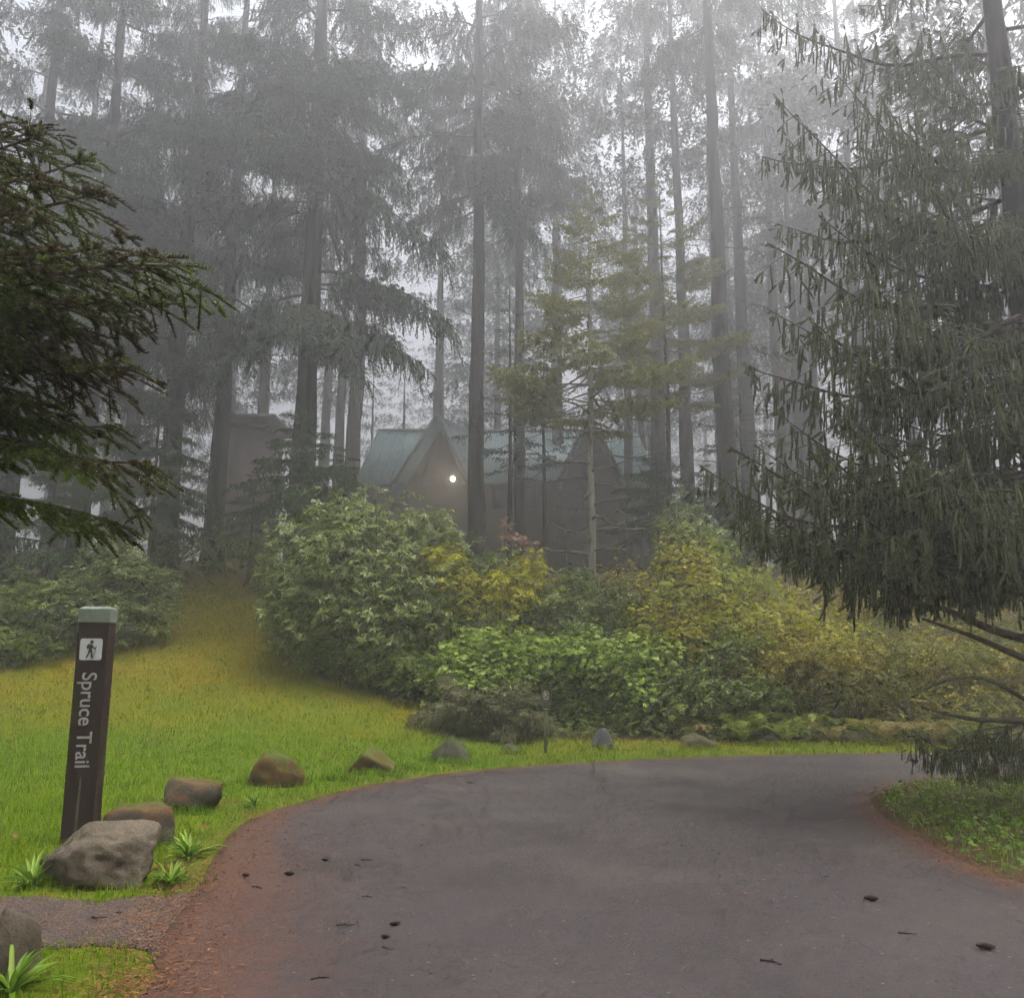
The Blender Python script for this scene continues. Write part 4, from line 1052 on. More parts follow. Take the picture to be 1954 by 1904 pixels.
shrub('vine_maple', 'olive-yellow vine maple filling the bank right of the pale tree', 'vine maples', [(1290, 1160, 18.6, 80, 90), (1350, 1130, 18.8, 75, 80), (1240, 1200, 18.2, 55, 50), (1380, 1190, 18.4, 70, 70), (1310, 1220, 18.0, 70, 50), (1310, 1070, 19.2, 60, 60), (1420, 1230, 18, 80, 60)], 'maple', 5200, 0.065, 'vine', 12, up=0.6, stemmat='twig')
shrub('tall_bush', 'taller grey-green bush rising behind the vine maple', 'tall bushes', [(1300, 1030, 20, 55, 70), (1340, 1080, 19.8, 55, 70), (1290, 1090, 19.6, 45, 60)], 'whorl', 700, 0.13, 'pale', 13)
shrub('vine_maple', 'golden vine maple behind the lowest hanging twigs', 'vine maples', [(1470, 1200, 18.5, 80, 80), (1560, 1230, 18.5, 90, 70), (1440, 1130, 19, 50, 50)], 'maple', 2600, 0.06, 'vine', 14, up=0.6)
shrub('golden_bush', 'golden-leaved bush left of the low spruce branches', 'golden bushes', [(1500, 1270, 17.8, 90, 55), (1590, 1290, 17.8, 90, 60), (1450, 1300, 17.5, 60, 45)], 'spray', 2000, 0.15, 'gold', 15, up=0.6, rough=0.5, inner=0.5)
shrub('golden_bush', 'golden-leaved bush behind the bare spruce limbs', 'golden bushes', [(1720, 1270, 18, 100, 65), (1820, 1290, 18, 100, 70), (1920, 1300, 18, 90, 70), (1680, 1330, 17.6, 80, 50), (1850, 1350, 17.5, 110, 45)], 'spray', 2700, 0.15, 'gold', 16, up=0.6, rough=0.5, inner=0.5)
shrub('golden_bush', 'dull golden bush high on the bank behind the hanging spruce', 'golden bushes', [(1560, 1150, 20.5, 90, 70), (1680, 1180, 20.5, 100, 70), (1800, 1190, 20.5, 100, 70), (1920, 1200, 20.5, 100, 70)], 'spray', 2600, 0.14, 'gold', 36, up=0.6, rough=0.4)
shrub('brown_bush', 'brownish half-bare bush between pale tree and vine maple', 'brown bushes', [(1190, 1110, 19.5, 50, 50), (1210, 1150, 19, 45, 50)], 'spray', 330, 0.13, 'gold', 17, stems=22)
shrub('pale_bush', 'pale-leaved layered bush behind the trail post', 'pale bushes', [(230, 1110, 21, 75, 45), (180, 1150, 20.7, 70, 45), (290, 1120, 21, 55, 28), (150, 1180, 20.5, 60, 40), (210, 1060, 21.5, 50, 30), (180, 1190, 20.4, 95, 40), (250, 1180, 20.6, 75, 35)], 'spray', 3400, 0.23, 'pale', 18, up=0.75, rough=0.4)
shrub('dark_bush', 'dark bush at the left picture edge above the lawn', 'dark bushes', [(60, 1180, 20, 90, 70), (-30, 1230, 19.2, 80, 60), (40, 1240, 19.2, 70, 35), (-120, 1200, 19.5, 90, 90)], 'spray', 2400, 0.21, 'dkleaf', 19, up=0.6)
shrub('dark_bush', 'low dark bush at the top of the grass slope', 'dark bushes', [(430, 1050, 29.5, 60, 35), (500, 1060, 27, 45, 40), (340, 1060, 27, 60, 40)], 'spray', 1300, 0.2, 'dkleaf', 20, up=0.6)
shrub('dark_bush', 'dark bush at the foot of the thick dark trunk', 'dark bushes', [(1440, 1040, 24, 60, 45), (1380, 1050, 24, 50, 45), (1500, 1060, 24, 60, 45)], 'spray', 1300, 0.2, 'dkleaf', 41, up=0.6)
shrub('maple_sapling', 'pinkish autumn maple sapling in front of the straight trunk', None, [(968, 1005, 22, 14, 18), (985, 1030, 22, 28, 12), (1010, 1040, 22, 22, 9), (962, 1030, 22, 12, 12)], 'maple', 110, 0.1, 'pink', 21, stems=4, stemmat='bark_pale', cat='sapling', inner=0.5)

# ferns: rosettes of arching fronds
def fern_mesh(seed, mat, nf=13, L=0.75):
    rg = np.random.default_rng(seed); mb = MB()
    for k in range(nf):
        az = 2 * math.pi * k / nf + rg.normal(0, 0.2); ln = L * rg.uniform(0.7, 1.1); rise = rg.uniform(1.0, 1.7)
        t = np.linspace(0, 1, 20)
        r = ln * t * 0.75; z = ln * (rise * t - (rise - 0.15) * 0.85 * t * t)
        c, s = math.cos(az), math.sin(az)
        P = np.stack([c * r, s * r, z], -1)
        mb.tube(P[::4], 0.004, 3, cap=False)
        side = np.array([-s, c, 0.0]); T = np.gradient(P, axis=0); T /= np.linalg.norm(T, axis=1)[:, None]
        wl = 0.16 * ln * np.sin(math.pi * np.clip(t * 0.9 + 0.12, 0, 1)) ** 0.7
        for sg in (1, -1):
            a = P[1:] - T[1:] * 0.008; b = P[1:] + T[1:] * 0.008
            tip = P[1:] + sg * side * wl[1:, None] + T[1:] * 0.03 - np.array([0, 0, 0.12]) * wl[1:, None]
            mid = (a + b) / 2 + sg * side * wl[1:, None] * 0.5 + T[1:] * 0.02
            V = np.stack([a, b, mid + T[1:] * 0.009, mid - T[1:] * 0.009, tip], 1).reshape(-1, 3)
            n_ = len(a); F4 = np.arange(n_)[:, None, None] * 5
            mb.add(V, (F4 + np.array([(3, 2, 4)])[None]).reshape(-1, 3), (F4 + np.array([(0, 1, 2, 3)])[None]).reshape(-1, 4))
    return mb.mesh('fronds', mat)
FERN = [fern_mesh(s, M['fern']) for s in range(3)]; FERNB = [fern_mesh(s + 9, M['fernb'], 11, 0.7) for s in range(2)]
fern_px = [(1290, 1385), (1330, 1395), (1380, 1380), (1420, 1400), (1460, 1385), (1500, 1402), (1545, 1388), (1590, 1400), (1640, 1390), (1690, 1402), (1740, 1392), (1790, 1402), (1850, 1396), (1910, 1402),
           (1250, 1370), (1350, 1345), (1440, 1350), (1520, 1355), (1610, 1355), (1130, 1330), (1060, 1240), (1170, 1190), (1210, 1380), (1660, 1360), (1380, 1310), (1100, 1310)]
nth = ['leftmost', 'second', 'third', 'fourth', 'fifth', 'sixth', 'seventh', 'eighth', 'ninth', 'tenth', 'eleventh', 'twelfth', 'thirteenth', 'fourteenth', 'fifteenth', 'sixteenth', 'seventeenth', 'eighteenth', 'nineteenth', 'twentieth']
fern_px.sort(); nk = [0, 0]
for i, (u, v) in enumerate(fern_px):
    p_ = gnd(u, min(1420, v + 14))
    dry = int(i % 5 == 2 or u > 1650 and i % 2)
    o = empty('fern', p_ - Vector((0, 0, 0.03)), ('dry brownish' if dry else 'green') + ' fern on the bank behind the road, ' + (nth[nk[dry]] if nk[dry] == 0 else nth[nk[dry]] + ' from left'), 'fern', 'dry ferns on the bank' if dry else 'green ferns on the bank')
    nk[dry] += 1
    pool = FERNB if dry else FERN
    f = obj('fronds', pool[i % len(pool)], o); s = R.uniform(0.75, 1.45); f.scale = (s, s, s); f.rotation_euler[2] = R.random() * 6

# grey drooping juniper at the foot of the bank
jp = gnd(925, 1400); jun = empty('juniper', jp - Vector((0, 0, 0.05)), 'grey-green feathery juniper mound at the lawn edge', 'shrub')
w_, f_ = bough(777, L=0.9, nside=16, side=0.5, start=0.05, sag=-0.1, up=-0.3, hang=0.4, tl=(0.1, 0.28), sp=0.025, N=18, nl=0.045, nw=0.018, grav=0.5, stalk=0.004, thick=0.015)
jw, jf = w_.mesh('branch_juniper', M['twig']), f_.mesh('foliage_juniper', M['jun'])
for i in range(24):
    az = i * 2.4; pt = R.uniform(0.15, 1.3); b_ = obj('branch', jw, jun, (0.25 * math.cos(az), 0.2 * math.sin(az), 0.03))
    b_.rotation_euler = orient((math.cos(az) * math.cos(pt), math.sin(az) * math.cos(pt), math.sin(pt))); s = R.uniform(0.8, 1.25); b_.scale = (s, s, s); obj('foliage', jf, b_)

# ------------------------------------------------------------------ grass
def blades(P, rg, hmin, hmax, wd, bend=0.35):
    N = len(P); az = rg.random(N) * 2 * math.pi
    h = rg.uniform(hmin, hmax, N); dirv = np.stack([np.cos(az), np.sin(az), np.zeros(N)], -1)
    az2 = rg.random(N) * 2 * math.pi; wv = np.stack([np.cos(az2), np.sin(az2), np.zeros(N)], -1) * (wd * rg.uniform(0.7, 1.3, N) * 0.5)[:, None] if np.ndim(wd) else np.stack([np.cos(az2), np.sin(az2), np.zeros(N)], -1) * (wd * rg.uniform(0.7, 1.3, N) * 0.5)[:, None]
    lean = rg.uniform(0.1, bend * 2, N) * h
    up_ = np.array([0, 0, 1.0])
    a = P - wv; b = P + wv
    m_ = P + up_ * (h * 0.6)[:, None] + dirv * (lean * 0.35)[:, None]
    c = m_ + wv * 0.7; d = m_ - wv * 0.7
    e = P + up_ * h[:, None] + dirv * lean[:, None]
    V = np.stack([a, b, c, d, e], 1).reshape(-1, 3)
    k = np.arange(N)[:, None] * 5
    return V, k + np.array([[3, 2, 4]]), k + np.array([[0, 1, 2, 3]])
rg = np.random.default_rng(21)
gm = MB()
zones = [(-8, 3, 3.2, 9.5, 900, 0.04, 0.085, 0.006), (-10, 8, 9.5, 15, 420, 0.045, 0.09, 0.010), (-13, 16, 15, 22, 190, 0.045, 0.09, 0.017), (-14, 2, 22, 32, 90, 0.05, 0.09, 0.026)]
for x0, x1, y0, y1, den, h0, h1, wd in zones:
    N = int((x1 - x0) * (y1 - y0) * den)
    px = rg.uniform(x0, x1, N); py = rg.uniform(y0, y1, N)
    # keep only what can be seen from around the road
    vis = (np.abs(px) < 0.64 * py + 1.0)
    px, py = px[vis], py[vis]
    dp_ = np.minimum(polydist(px, py, [tuple(q) for q in PT[::2]]), polydist(px, py, [tuple(q) for q in PB[::2]]))
    k = pip(px, py, LAWN_POLY) & (~pip(px, py, PATH_POLY) | (dp_ < 0.16 * rg.random(len(px)) ** 2))
    px, py = px[k], py[k]
    inroad = pip(px, py, ROAD_POLY); dr_ = polydist(px, py, [tuple(q) for q in OUT[::3]])
    k = (~inroad & (dr_ > 0.05 + 0.12 * rg.random(len(px)))) | (inroad & (dr_ < 0.06 * rg.random(len(px))))
    px, py = px[k], py[k]
    # thin patches of bare needle litter beside the road near the post
    nzv = np.array([mnoise.noise(Vector((a_ * 1.6, b_ * 1.6, 3.0))) for a_, b_ in zip(px, py)])
    dd = polydist(px, py, [tuple(q) for q in OUT[::3]])
    k = rg.random(len(px)) < np.clip(1.0 + nzv * 0.9 - np.clip(0.5 - dd, 0, 1) * 1.2 * (py < 8.6), 0.06, 1)
    px, py = px[k], py[k]
    P = np.stack([px, py, hgt(px, py) - 0.005], -1)
    slope_short = np.where(py > 17, 0.75, 1.0)
    V, T_, Q_ = blades(P, rg, h0, h1, wd); gm.add(V, T_, Q_)
for (u, v, wpx, cnt) in ((180, 1690, 210, 420), (252, 1606, 120, 160), (348, 1553, 115, 260), (518, 1497, 112, 420), (703, 1479, 100, 420), (858, 1456, 90, 380), (976, 1440, 50, 160), (1150, 1430, 56, 200), (1340, 1430, 84, 240), (152, 1608, 60, 200), (640, 1490, 60, 200), (780, 1468, 60, 200), (1480, 1424, 120, 240), (1650, 1422, 160, 240)):
    c_ = gnd(u, v); wd_ = wpx * c_.y / FPX
    tx = c_.x + rg.normal(0, 0.32, cnt) * wd_; ty = c_.y + np.abs(rg.normal(0, 0.1, cnt)) - 0.02 - 0.05 * rg.random(cnt)
    V, T_, Q_ = blades(np.stack([tx, ty, hgt(tx, ty) - 0.01], -1), rg, 0.05, 0.13, 0.003 + 0.0007 * c_.y, 0.5); gm.add(V, T_, Q_)
tag(obj('grass', gm.mesh('grass', M['grass'])), 'bright green lawn grass, yellowing up the slope', 'grass', kind='stuff')

# weedy island inside the bend
isl = [tuple(q) for q in INN]
wm = MB(); N = 16000
px = rg.uniform(3, 9, N); py = rg.uniform(3.5, 11.5, N)
poly_isl = isl + [(60, 0), (10, -18)]
k = pip(px, py, poly_isl) & (polydist(px, py, isl[::3]) > 0.06 + 0.1 * rg.random(N)) & (np.abs(px) < 0.66 * py + 0.6)
px, py = px[k], py[k]
P = np.stack([px, py, hgt(px, py)], -1)
half = rg.random(len(P)) < 0.55
V, T_, Q_ = blades(P[half], rg, 0.06, 0.17, 0.008, 0.5); wm.add(V, T_, Q_)
Pl = P[~half].copy(); Pl[:, 2] += rg.uniform(0.02, 0.13, len(Pl))
nr = np.tile(np.array([0, 0, 1.0]), (len(Pl), 1)) + rg.normal(0, 0.35, Pl.shape); nr[:, 1] -= 0.2
Vv, Ff = inst(*TPL['maple'][0], frames(nr, rg, rg.uniform(0.018, 0.042, len(Pl))), Pl); wm.add(Vv, Ff)
tag(obj('ground_cover', wm.mesh('ground_cover', M['weed'])), 'leafy green weeds and grass on the island inside the bend', 'ground cover', kind='stuff')

um = MB(); N = 26000
px = rg.uniform(-7, 15, N); py = rg.uniform(15, 27, N)
k = ~pip(px, py, LAWN_POLY) & ~pip(px, py, ROAD_POLY) & (px > -0.62 * py + 4) & (np.abs(px) < 0.66 * py + 0.6) & (py > 15.5)
px, py = px[k], py[k]
P = np.stack([px, py, hgt(px, py) + np.abs(rg.normal(0, 0.14, len(px))) + 0.02], -1)
nr = np.tile(np.array([0, -0.25, 1.0]), (len(P), 1)) + rg.normal(0, 0.35, P.shape)
half = rg.random(len(P)) < 0.5
um.add(*inst(*TPL['maple'][0], frames(nr[half], rg, rg.uniform(0.03, 0.08, half.sum())), P[half]))
um.add(*inst(*TPL['spray'][0], frames(nr[~half], rg, rg.uniform(0.09, 0.2, (~half).sum())), P[~half]))
tag(obj('undergrowth', um.mesh('undergrowth', M['dkleaf'])), 'low dark leafy undergrowth covering the bank between the shrubs', 'undergrowth', kind='stuff')

# rust-brown fallen needles and leaf scraps along the road edges
lm = MB(); pts_l = []
for poly, cnt, sp_, y_hi in ((OUT, 11000, 0.2, 15), (INN, 6000, 0.13, 13)):
    seg = poly[(poly[:, 1] > 3.2) & (poly[:, 1] < y_hi) & (np.abs(poly[:, 0]) < 0.68 * poly[:, 1] + 0.5)]
    wgt = 1 / np.maximum(seg[:, 1], 3) ** 1.4; idx = rg.choice(len(seg), cnt, p=wgt / wgt.sum())
    pts_l.append(seg[idx] + rg.normal(0, sp_, (cnt, 2)))
N = 2600; pts_l.append(np.stack([rg.uniform(-3.6, -1.2, N), rg.uniform(3.5, 8.2, N)], -1))
N = 1500; pts_l.append(np.stack([rg.uniform(-3.0, 3.5, N), rg.uniform(3.4, 8, N)], -1))
for (u, v, s, cnt) in ((300, 1540, 0.22, 900), (400, 1535, 0.2, 900), (330, 1660, 0.15, 500), (760, 1335, 0.8, 900), (500, 1560, 0.12, 400), (350, 1690, 0.15, 500), (250, 1880, 0.12, 500)):
    c_ = gnd(u, v); pts_l.append(np.array([[c_.x, c_.y]]) + rg.normal(0, s, (cnt, 2)))
L2_ = np.concatenate(pts_l)
zz = hgt(L2_[:, 0], L2_[:, 1]) + np.where(pip(L2_[:, 0], L2_[:, 1], ROAD_POLY), 0.024, 0.016)
P = np.stack([L2_[:, 0], L2_[:, 1], zz], -1); N = len(P)
az = rg.random(N) * 6.283; ln = rg.uniform(0.005, 0.018, N); wd = rg.uniform(0.001, 0.0026, N) * (1 + 1.2 * (rg.random(N) < 0.05))
dv = np.stack([np.cos(az), np.sin(az), rg.normal(0.05, 0.12, N)], -1); wv = np.stack([-np.sin(az), np.cos(az), rg.normal(0, 0.3, N)], -1)
V = np.stack([P - dv * ln[:, None] - wv * wd[:, None], P + dv * ln[:, None] - wv * wd[:, None], P + dv * ln[:, None] + wv * wd[:, None], P - dv * ln[:, None] + wv * wd[:, None]], 1).reshape(-1, 3)
lm.add(V, None, np.arange(N * 4).reshape(-1, 4))
N = 420; lx_ = rg.uniform(-11, 3, N); ly_ = rg.uniform(7, 27, N); k = pip(lx_, ly_, LAWN_POLY) & ~pip(lx_, ly_, ROAD_POLY); lx_, ly_ = lx_[k], ly_[k]
nr = np.tile(np.array([0, -0.2, 1.0]), (len(lx_), 1)) + rg.normal(0, 0.3, (len(lx_), 3))
lm.add(*inst(*TPL['ovate'][0], frames(nr, rg, rg.uniform(0.04, 0.09, len(lx_))), np.stack([lx_, ly_, hgt(lx_, ly_) + 0.05], -1)))
tag(obj('needle_litter', lm.mesh('needle_litter', M['litter'])), 'rust-brown fallen needles scattered along the road edges', 'litter', kind='stuff')

# ------------------------------------------------------------------ rocks
def rock_mesh(seed, dims, mat, sub=4, planes=11, cuts=None, rough=0.05):
    rg = np.random.default_rng(seed)
    bm = bmesh.new(); bmesh.ops.create_icosphere(bm, subdivisions=sub, radius=1.0)
    D = np.array([v.co[:] for v in bm.verts]); D /= np.linalg.norm(D, axis=1)[:, None]
    n_ = rg.normal(0, 1, (planes, 3)); n_ /= np.linalg.norm(n_, axis=1)[:, None]
    c_ = rg.uniform(0.62, 0.95, planes)
    if cuts:
        n_ = np.vstack([n_, [Vector(q[:3]).normalized()[:] for q in cuts]]); c_ = np.r_[c_, [q[3] for q in cuts]]
    q = D @ n_.T; rr = np.where(q > 0.05, c_[None] / np.maximum(q, 0.05), 9.0)
    rr = -np.log(np.exp(-rr * 26).sum(1) + np.exp(-26 * 1.05)) / 26
    nz_ = np.array([mnoise.fractal(Vector(d * 1.7 + seed), 1.0, 2.0, 5) for d in D])
    nf_ = np.array([abs(mnoise.fractal(Vector(d * 3.2 + seed * 2.0), 1.0, 2.0, 5)) * -2.0 for d in D])
    rr = rr * (1 + rough * 1.6 * nz_ + rough * 0.5 * nf_)
    V = D * rr[:, None]
    V = V - np.array([(V[:, 0].max() + V[:, 0].min()) / 2, (V[:, 1].max() + V[:, 1].min()) / 2, V[:, 2].min()])
    V = V / np.array([np.ptp(V[:, 0]), np.ptp(V[:, 1]), np.ptp(V[:, 2])]) * np.array(dims)
    for v, co in zip(bm.verts, V): v.co = Vector(co)
    me = bpy.data.meshes.new('rock'); bm.to_mesh(me); bm.free()
    me.polygons.foreach_set('use_smooth', np.ones(len(me.polygons), bool)); me.materials.append(mat)
    return me
RM = {'tan': rockmat('tan_rock', (0.065, 0.05, 0.034), (0.18, 0.145, 0.1)), 'litter': rockmat('littered_rock', (0.045, 0.038, 0.027), (0.11, 0.088, 0.062), (0.12, 0.05, 0.02), 0.45, (0.07, 0.085, 0.02)),
      'moss': rockmat('mossy_rock', (0.03, 0.024, 0.015), (0.075, 0.05, 0.022), (0.1, 0.05, 0.01), 0.8, (0.07, 0.1, 0.01)), 'dark': rockmat('dark_rock', (0.035, 0.033, 0.028), (0.085, 0.077, 0.065), (0.06, 0.08, 0.012), 0.4),
      'blue': rockmat('bluish_rock', (0.07, 0.075, 0.085), (0.15, 0.155, 0.165)), 'brown': rockmat('brown_rock', (0.07, 0.055, 0.04), (0.15, 0.115, 0.08), (0.07, 0.07, 0.025), 0.4)}
def rock(label, u, v, wpx, hpx, mat, seed, depth=0.85, rot=0.0, sink=0.75, **kw):
    p_ = gnd(u, v); s = p_.y / FPX; wd = wpx * s; ht = hpx * s
    me = rock_mesh(seed, (wd, wd * depth, ht * (1 + sink)), RM[mat], **kw)
    o = obj('rock', me, None, (p_.x, p_.y + wd * depth * 0.42, p_.z - ht * sink)); o.rotation_euler[2] = rot
    tag(o, label, 'rock', 'rocks lining the road edge')
    return o
rock('large pale tan boulder in front of the trail post', 150, 1698, 222, 104, 'tan', 3, depth=0.7, sub=5, planes=9, sink=0.5, cuts=[(0.55, -0.6, 0.25, 0.62), (-0.5, -0.5, 0.55, 0.72), (0.2, -0.35, 0.9, 0.62), (-0.75, -0.2, 0.62, 0.6), (-0.3, -0.95, 0.1, 0.75)], rough=0.075)
rock('rock with rust litter on top behind the pale boulder', 246, 1616, 130, 66, 'litter', 4, planes=8, cuts=[(0, 0, 1, 0.6), (0.2, -0.9, 0.3, 0.7)])
rock('flat-topped grey-brown rock next along from the trail post', 348, 1550, 112, 56, 'litter', 5, planes=8, cuts=[(0.1, 0, 1, 0.62), (-0.6, -0.5, 0.5, 0.65)])
mk = rock('round mossy rock with a small knob on top', 518, 1502, 112, 64, 'moss', 6, planes=7, rough=0.09)
kn = rock_mesh(60, (0.12, 0.12, 0.12), RM['moss'], sub=3); obj('knob', kn, mk, (0.04, -0.05, 0.28))
rock('wedge-shaped mossy orange-brown rock', 703, 1477, 92, 46, 'moss', 7, planes=6, cuts=[(0.6, -0.2, 0.75, 0.5), (-0.8, 0, 0.6, 0.6)])
rock('dark pyramid-shaped rock on the lawn', 858, 1454, 78, 46, 'dark', 8, planes=4, cuts=[(0.7, -0.25, 0.65, 0.42), (-0.7, -0.3, 0.65, 0.42), (0, 0.8, 0.6, 0.45), (0.05, -0.8, 0.55, 0.5)])
rock('small dark low stone right of the pyramid rock', 976, 1438, 36, 16, 'dark', 9, sub=3)
rock('bluish grey block-shaped rock right of the parking sign', 1150, 1428, 44, 36, 'blue', 10, planes=6, cuts=[(0.3, -0.9, 0.3, 0.6), (-0.8, -0.2, 0.5, 0.6)])
rock('long low brown rock right of the bluish one', 1340, 1428, 70, 27, 'brown', 11, planes=8)
rock('small brown rock half hidden by ferns', 1478, 1420, 48, 18, 'brown', 12, sub=3)
rock('long flat brown rock by the far bend', 1650, 1416, 100, 18, 'brown', 13, sub=3)
bl = rock('dark grey boulder cut by the lower left corner', -5, 1875, 92, 118, 'tan', 14, planes=8, cuts=[(0.8, -0.4, 0.2, 0.6), (0.3, -0.6, 0.7, 0.65)])

# ------------------------------------------------------------------ trail post
gp = gnd(152, 1606); PY = gp.y
post_h = (at(190, 1158, PY).z - gp.z)
post = empty('trail_post', gp - Vector((0, 0, 0.0)), 'dark brown square trail post reading Spruce Trail with a hiker sign', 'sign')
wf = 0.235; dp = 0.2
post.rotation_euler = (0, 0, math.radians(8))
capf = 0.13
M['brown'] = plain('brown_post_paint', (0.034, 0.019, 0.017), 0.6, 0.25, 0.15, 14, 0.05)
M['cap'] = plain('grey_green_cap', (0.17, 0.2, 0.16), 0.5, 0.4, 0.12, 20)
M['white'] = plain('white_panel', (0.55, 0.55, 0.55), 0.5, 0.4, 0.04)
M['signw'] = plain('sign_white', (0.6, 0.6, 0.55), 0.5, 0.4, 0.05)
M['lett'] = plain('lettering_grey', (0.4, 0.37, 0.37), 0.5, 0.4, 0.08)
M['black'] = plain('black_figure', (0.02, 0.02, 0.022), 0.5, 0.4, 0.05)
M['scr'] = plain('bare_wood_scratch', (0.14, 0.11, 0.085), 0.9, 0.2, 0.2)
bevel_box('post', (wf, dp, post_h - capf + 0.3), 0.008, M['brown'], post, (0, 0, (post_h - capf) / 2 - 0.15))
# cap with a bevelled crown
bm = bmesh.new(); bmesh.ops.create_cube(bm, size=1.0)
for v in bm.verts:
    k_ = 0.955 if v.co.z > 0 else 1.0
    v.co = Vector((v.co.x * (wf + 0.008), v.co.y * (dp + 0.008), v.co.z * capf))
bmesh.ops.bevel(bm, geom=[e for e in bm.edges if all(v.co.z > 0 for v in e.verts)], offset=0.02, segments=1, affect='EDGES')
bmesh.ops.bevel(bm, geom=list(bm.edges), offset=0.003, segments=1, affect='EDGES')
me = bpy.data.meshes.new('cap'); bm.to_mesh(me); bm.free(); me.materials.append(M['cap'])
obj('cap', me, post, (0, 0, post_h - capf / 2))
fy = -dp / 2
def flat_poly(name, pts, y, mat, parent, thick=0.003):
    bm = bmesh.new(); vs_ = [bm.verts.new((x, y, z)) for x, z in pts]; f = bm.faces.new(vs_)
    if f.normal.y > 0: bmesh.ops.reverse_faces(bm, faces=[f])
    bmesh.ops.triangulate(bm, faces=bm.faces[:])
    me = bpy.data.meshes.new(name); bm.to_mesh(me); bm.free(); me.materials.append(mat)
    return obj(name, me, parent)
def rrect(cx, cz, w_, h_, r_):
    P = []
    for sx_, sz_, a0 in ((1, 1, 0), (-1, 1, 90), (-1, -1, 180), (1, -1, 270)):
        for k_ in range(6):
            a = math.radians(a0 + 18 * k_); P.append((cx + sx_ * (w_ / 2 - r_) + r_ * math.cos(a), cz + sz_ * (h_ / 2 - r_) + r_ * math.sin(a)))
    return P
ic = 0.172; icz = post_h - 0.345
panel = bevel_box('hiker_panel', (ic, 0.006, ic), 0.0, M['white'], post, (0, fy - 0.003, icz))
me = panel.data; bpy.data.objects.remove(panel); bpy.data.meshes.remove(me)
panel = flat_poly('hiker_panel', rrect(-0.004, icz, ic, ic * 1.0, 0.018), fy - 0.004, M['white'], post)
# hiker figure (unit square, origin centre)
S = ic
def fg(name, pts): 
    flat_poly(name, [(-0.004 + x * S, icz + z * S) for x, z in pts], fy - 0.007, M['black'], panel)
hd = [(0.02 + 0.075 * math.cos(a), 0.34 + 0.08 * math.sin(a)) for a in np.linspace(0, 2 * math.pi, 16, endpoint=False)]
fg('hiker_head', hd)
fg('hiker_body', [(-0.06, 0.22), (0.0, 0.25), (0.07, 0.22), (0.1, 0.12), (0.2, 0.07), (0.21, 0.02), (0.19, 0.0), (0.08, 0.05), (0.05, 0.08), (0.06, -0.05), (-0.09, -0.05), (-0.08, 0.1)])
fg('hiker_leg', [(-0.09, -0.055), (0.0, -0.055), (-0.05, -0.2), (-0.1, -0.33), (-0.16, -0.42), (-0.22, -0.4), (-0.14, -0.22)])
fg('hiker_leg', [(0.005, -0.055), (0.065, -0.055), (0.09, -0.2), (0.1, -0.37), (0.13, -0.42), (0.03, -0.42), (0.02, -0.36), (0.015, -0.2), (-0.03, -0.1)])
fg('backpack', [(-0.17, 0.2), (-0.13, 0.26), (-0.075, 0.23), (-0.095, 0.04), (-0.16, 0.02), (-0.2, 0.06)])
fg('walking_stick', [(0.22, 0.16), (0.245, 0.16), (0.15, -0.42), (0.13, -0.42)])
# lettering, reading downwards
def text_mesh(name, body, size, mat, parent, M4):
    cu = bpy.data.curves.new(name, 'FONT'); cu.body = body; cu.size = size; cu.align_x = 'LEFT'; cu.align_y = 'CENTER'; cu.extrude = 0.001
    to = bpy.data.objects.new(name + '_tmp', cu); COL.objects.link(to)
    bpy.context.view_layer.update()
    me = bpy.data.meshes.new_from_object(to.evaluated_get(bpy.context.evaluated_depsgraph_get()))
    bpy.data.objects.remove(to); me.materials.clear(); me.materials.append(mat); me.name = name
    co = np.array([v.co[:] for v in me.vertices])
    me.transform(M4)
    o = obj(name, me, parent)
    return o, co
def fit_text(name, body, z_top, z_bot, x_c, y, mat, parent, cap_w):
    cu = bpy.data.curves.new(name, 'FONT'); cu.body = body; cu.size = 1.0; cu.extrude = 0.002; cu.offset = 0.008
    to = bpy.data.objects.new(name + '_tmp', cu); COL.objects.link(to); bpy.context.view_layer.update()
    me = bpy.data.meshes.new_from_object(to.evaluated_get(bpy.context.evaluated_depsgraph_get()))
    bpy.data.objects.remove(to); me.materials.clear(); me.materials.append(mat); me.name = name
    co = np.array([v.co[:] for v in me.vertices]); x0, x1 = co[:, 0].min(), co[:, 0].max()
    s = (z_top - z_bot) / (x1 - x0)
    base = np.array([v for v in co if v[1] > -0.01]); capm = 0.35
    for v in me.vertices:
        tx, ty, tz = v.co
        # text x runs down the post, text up points to the right
        v.co = Vector((x_c + (ty - capm) * s * cap_w, y - tz * 0.5, z_top - (tx - x0) * s))
    o = obj(name, me, parent)
    return o
zt = post_h - 0.53; zb = post_h - 1.265
fit_text('lettering', 'Spruce Trail', zt, zb, 0.004, fy - 0.004, M['lett'], post, 1.05)
flat_poly('scratch', [(-0.005, 0.5), (0.004, 0.52), (0.006, 0.42), (0.0, 0.3), (0.0, 0.2), (0.002, 0.1), (0.004, 0.02), (-0.014, 0.02), (-0.018, 0.12), (-0.016, 0.24), (-0.012, 0.36)], fy - 0.003, M['scr'], post)

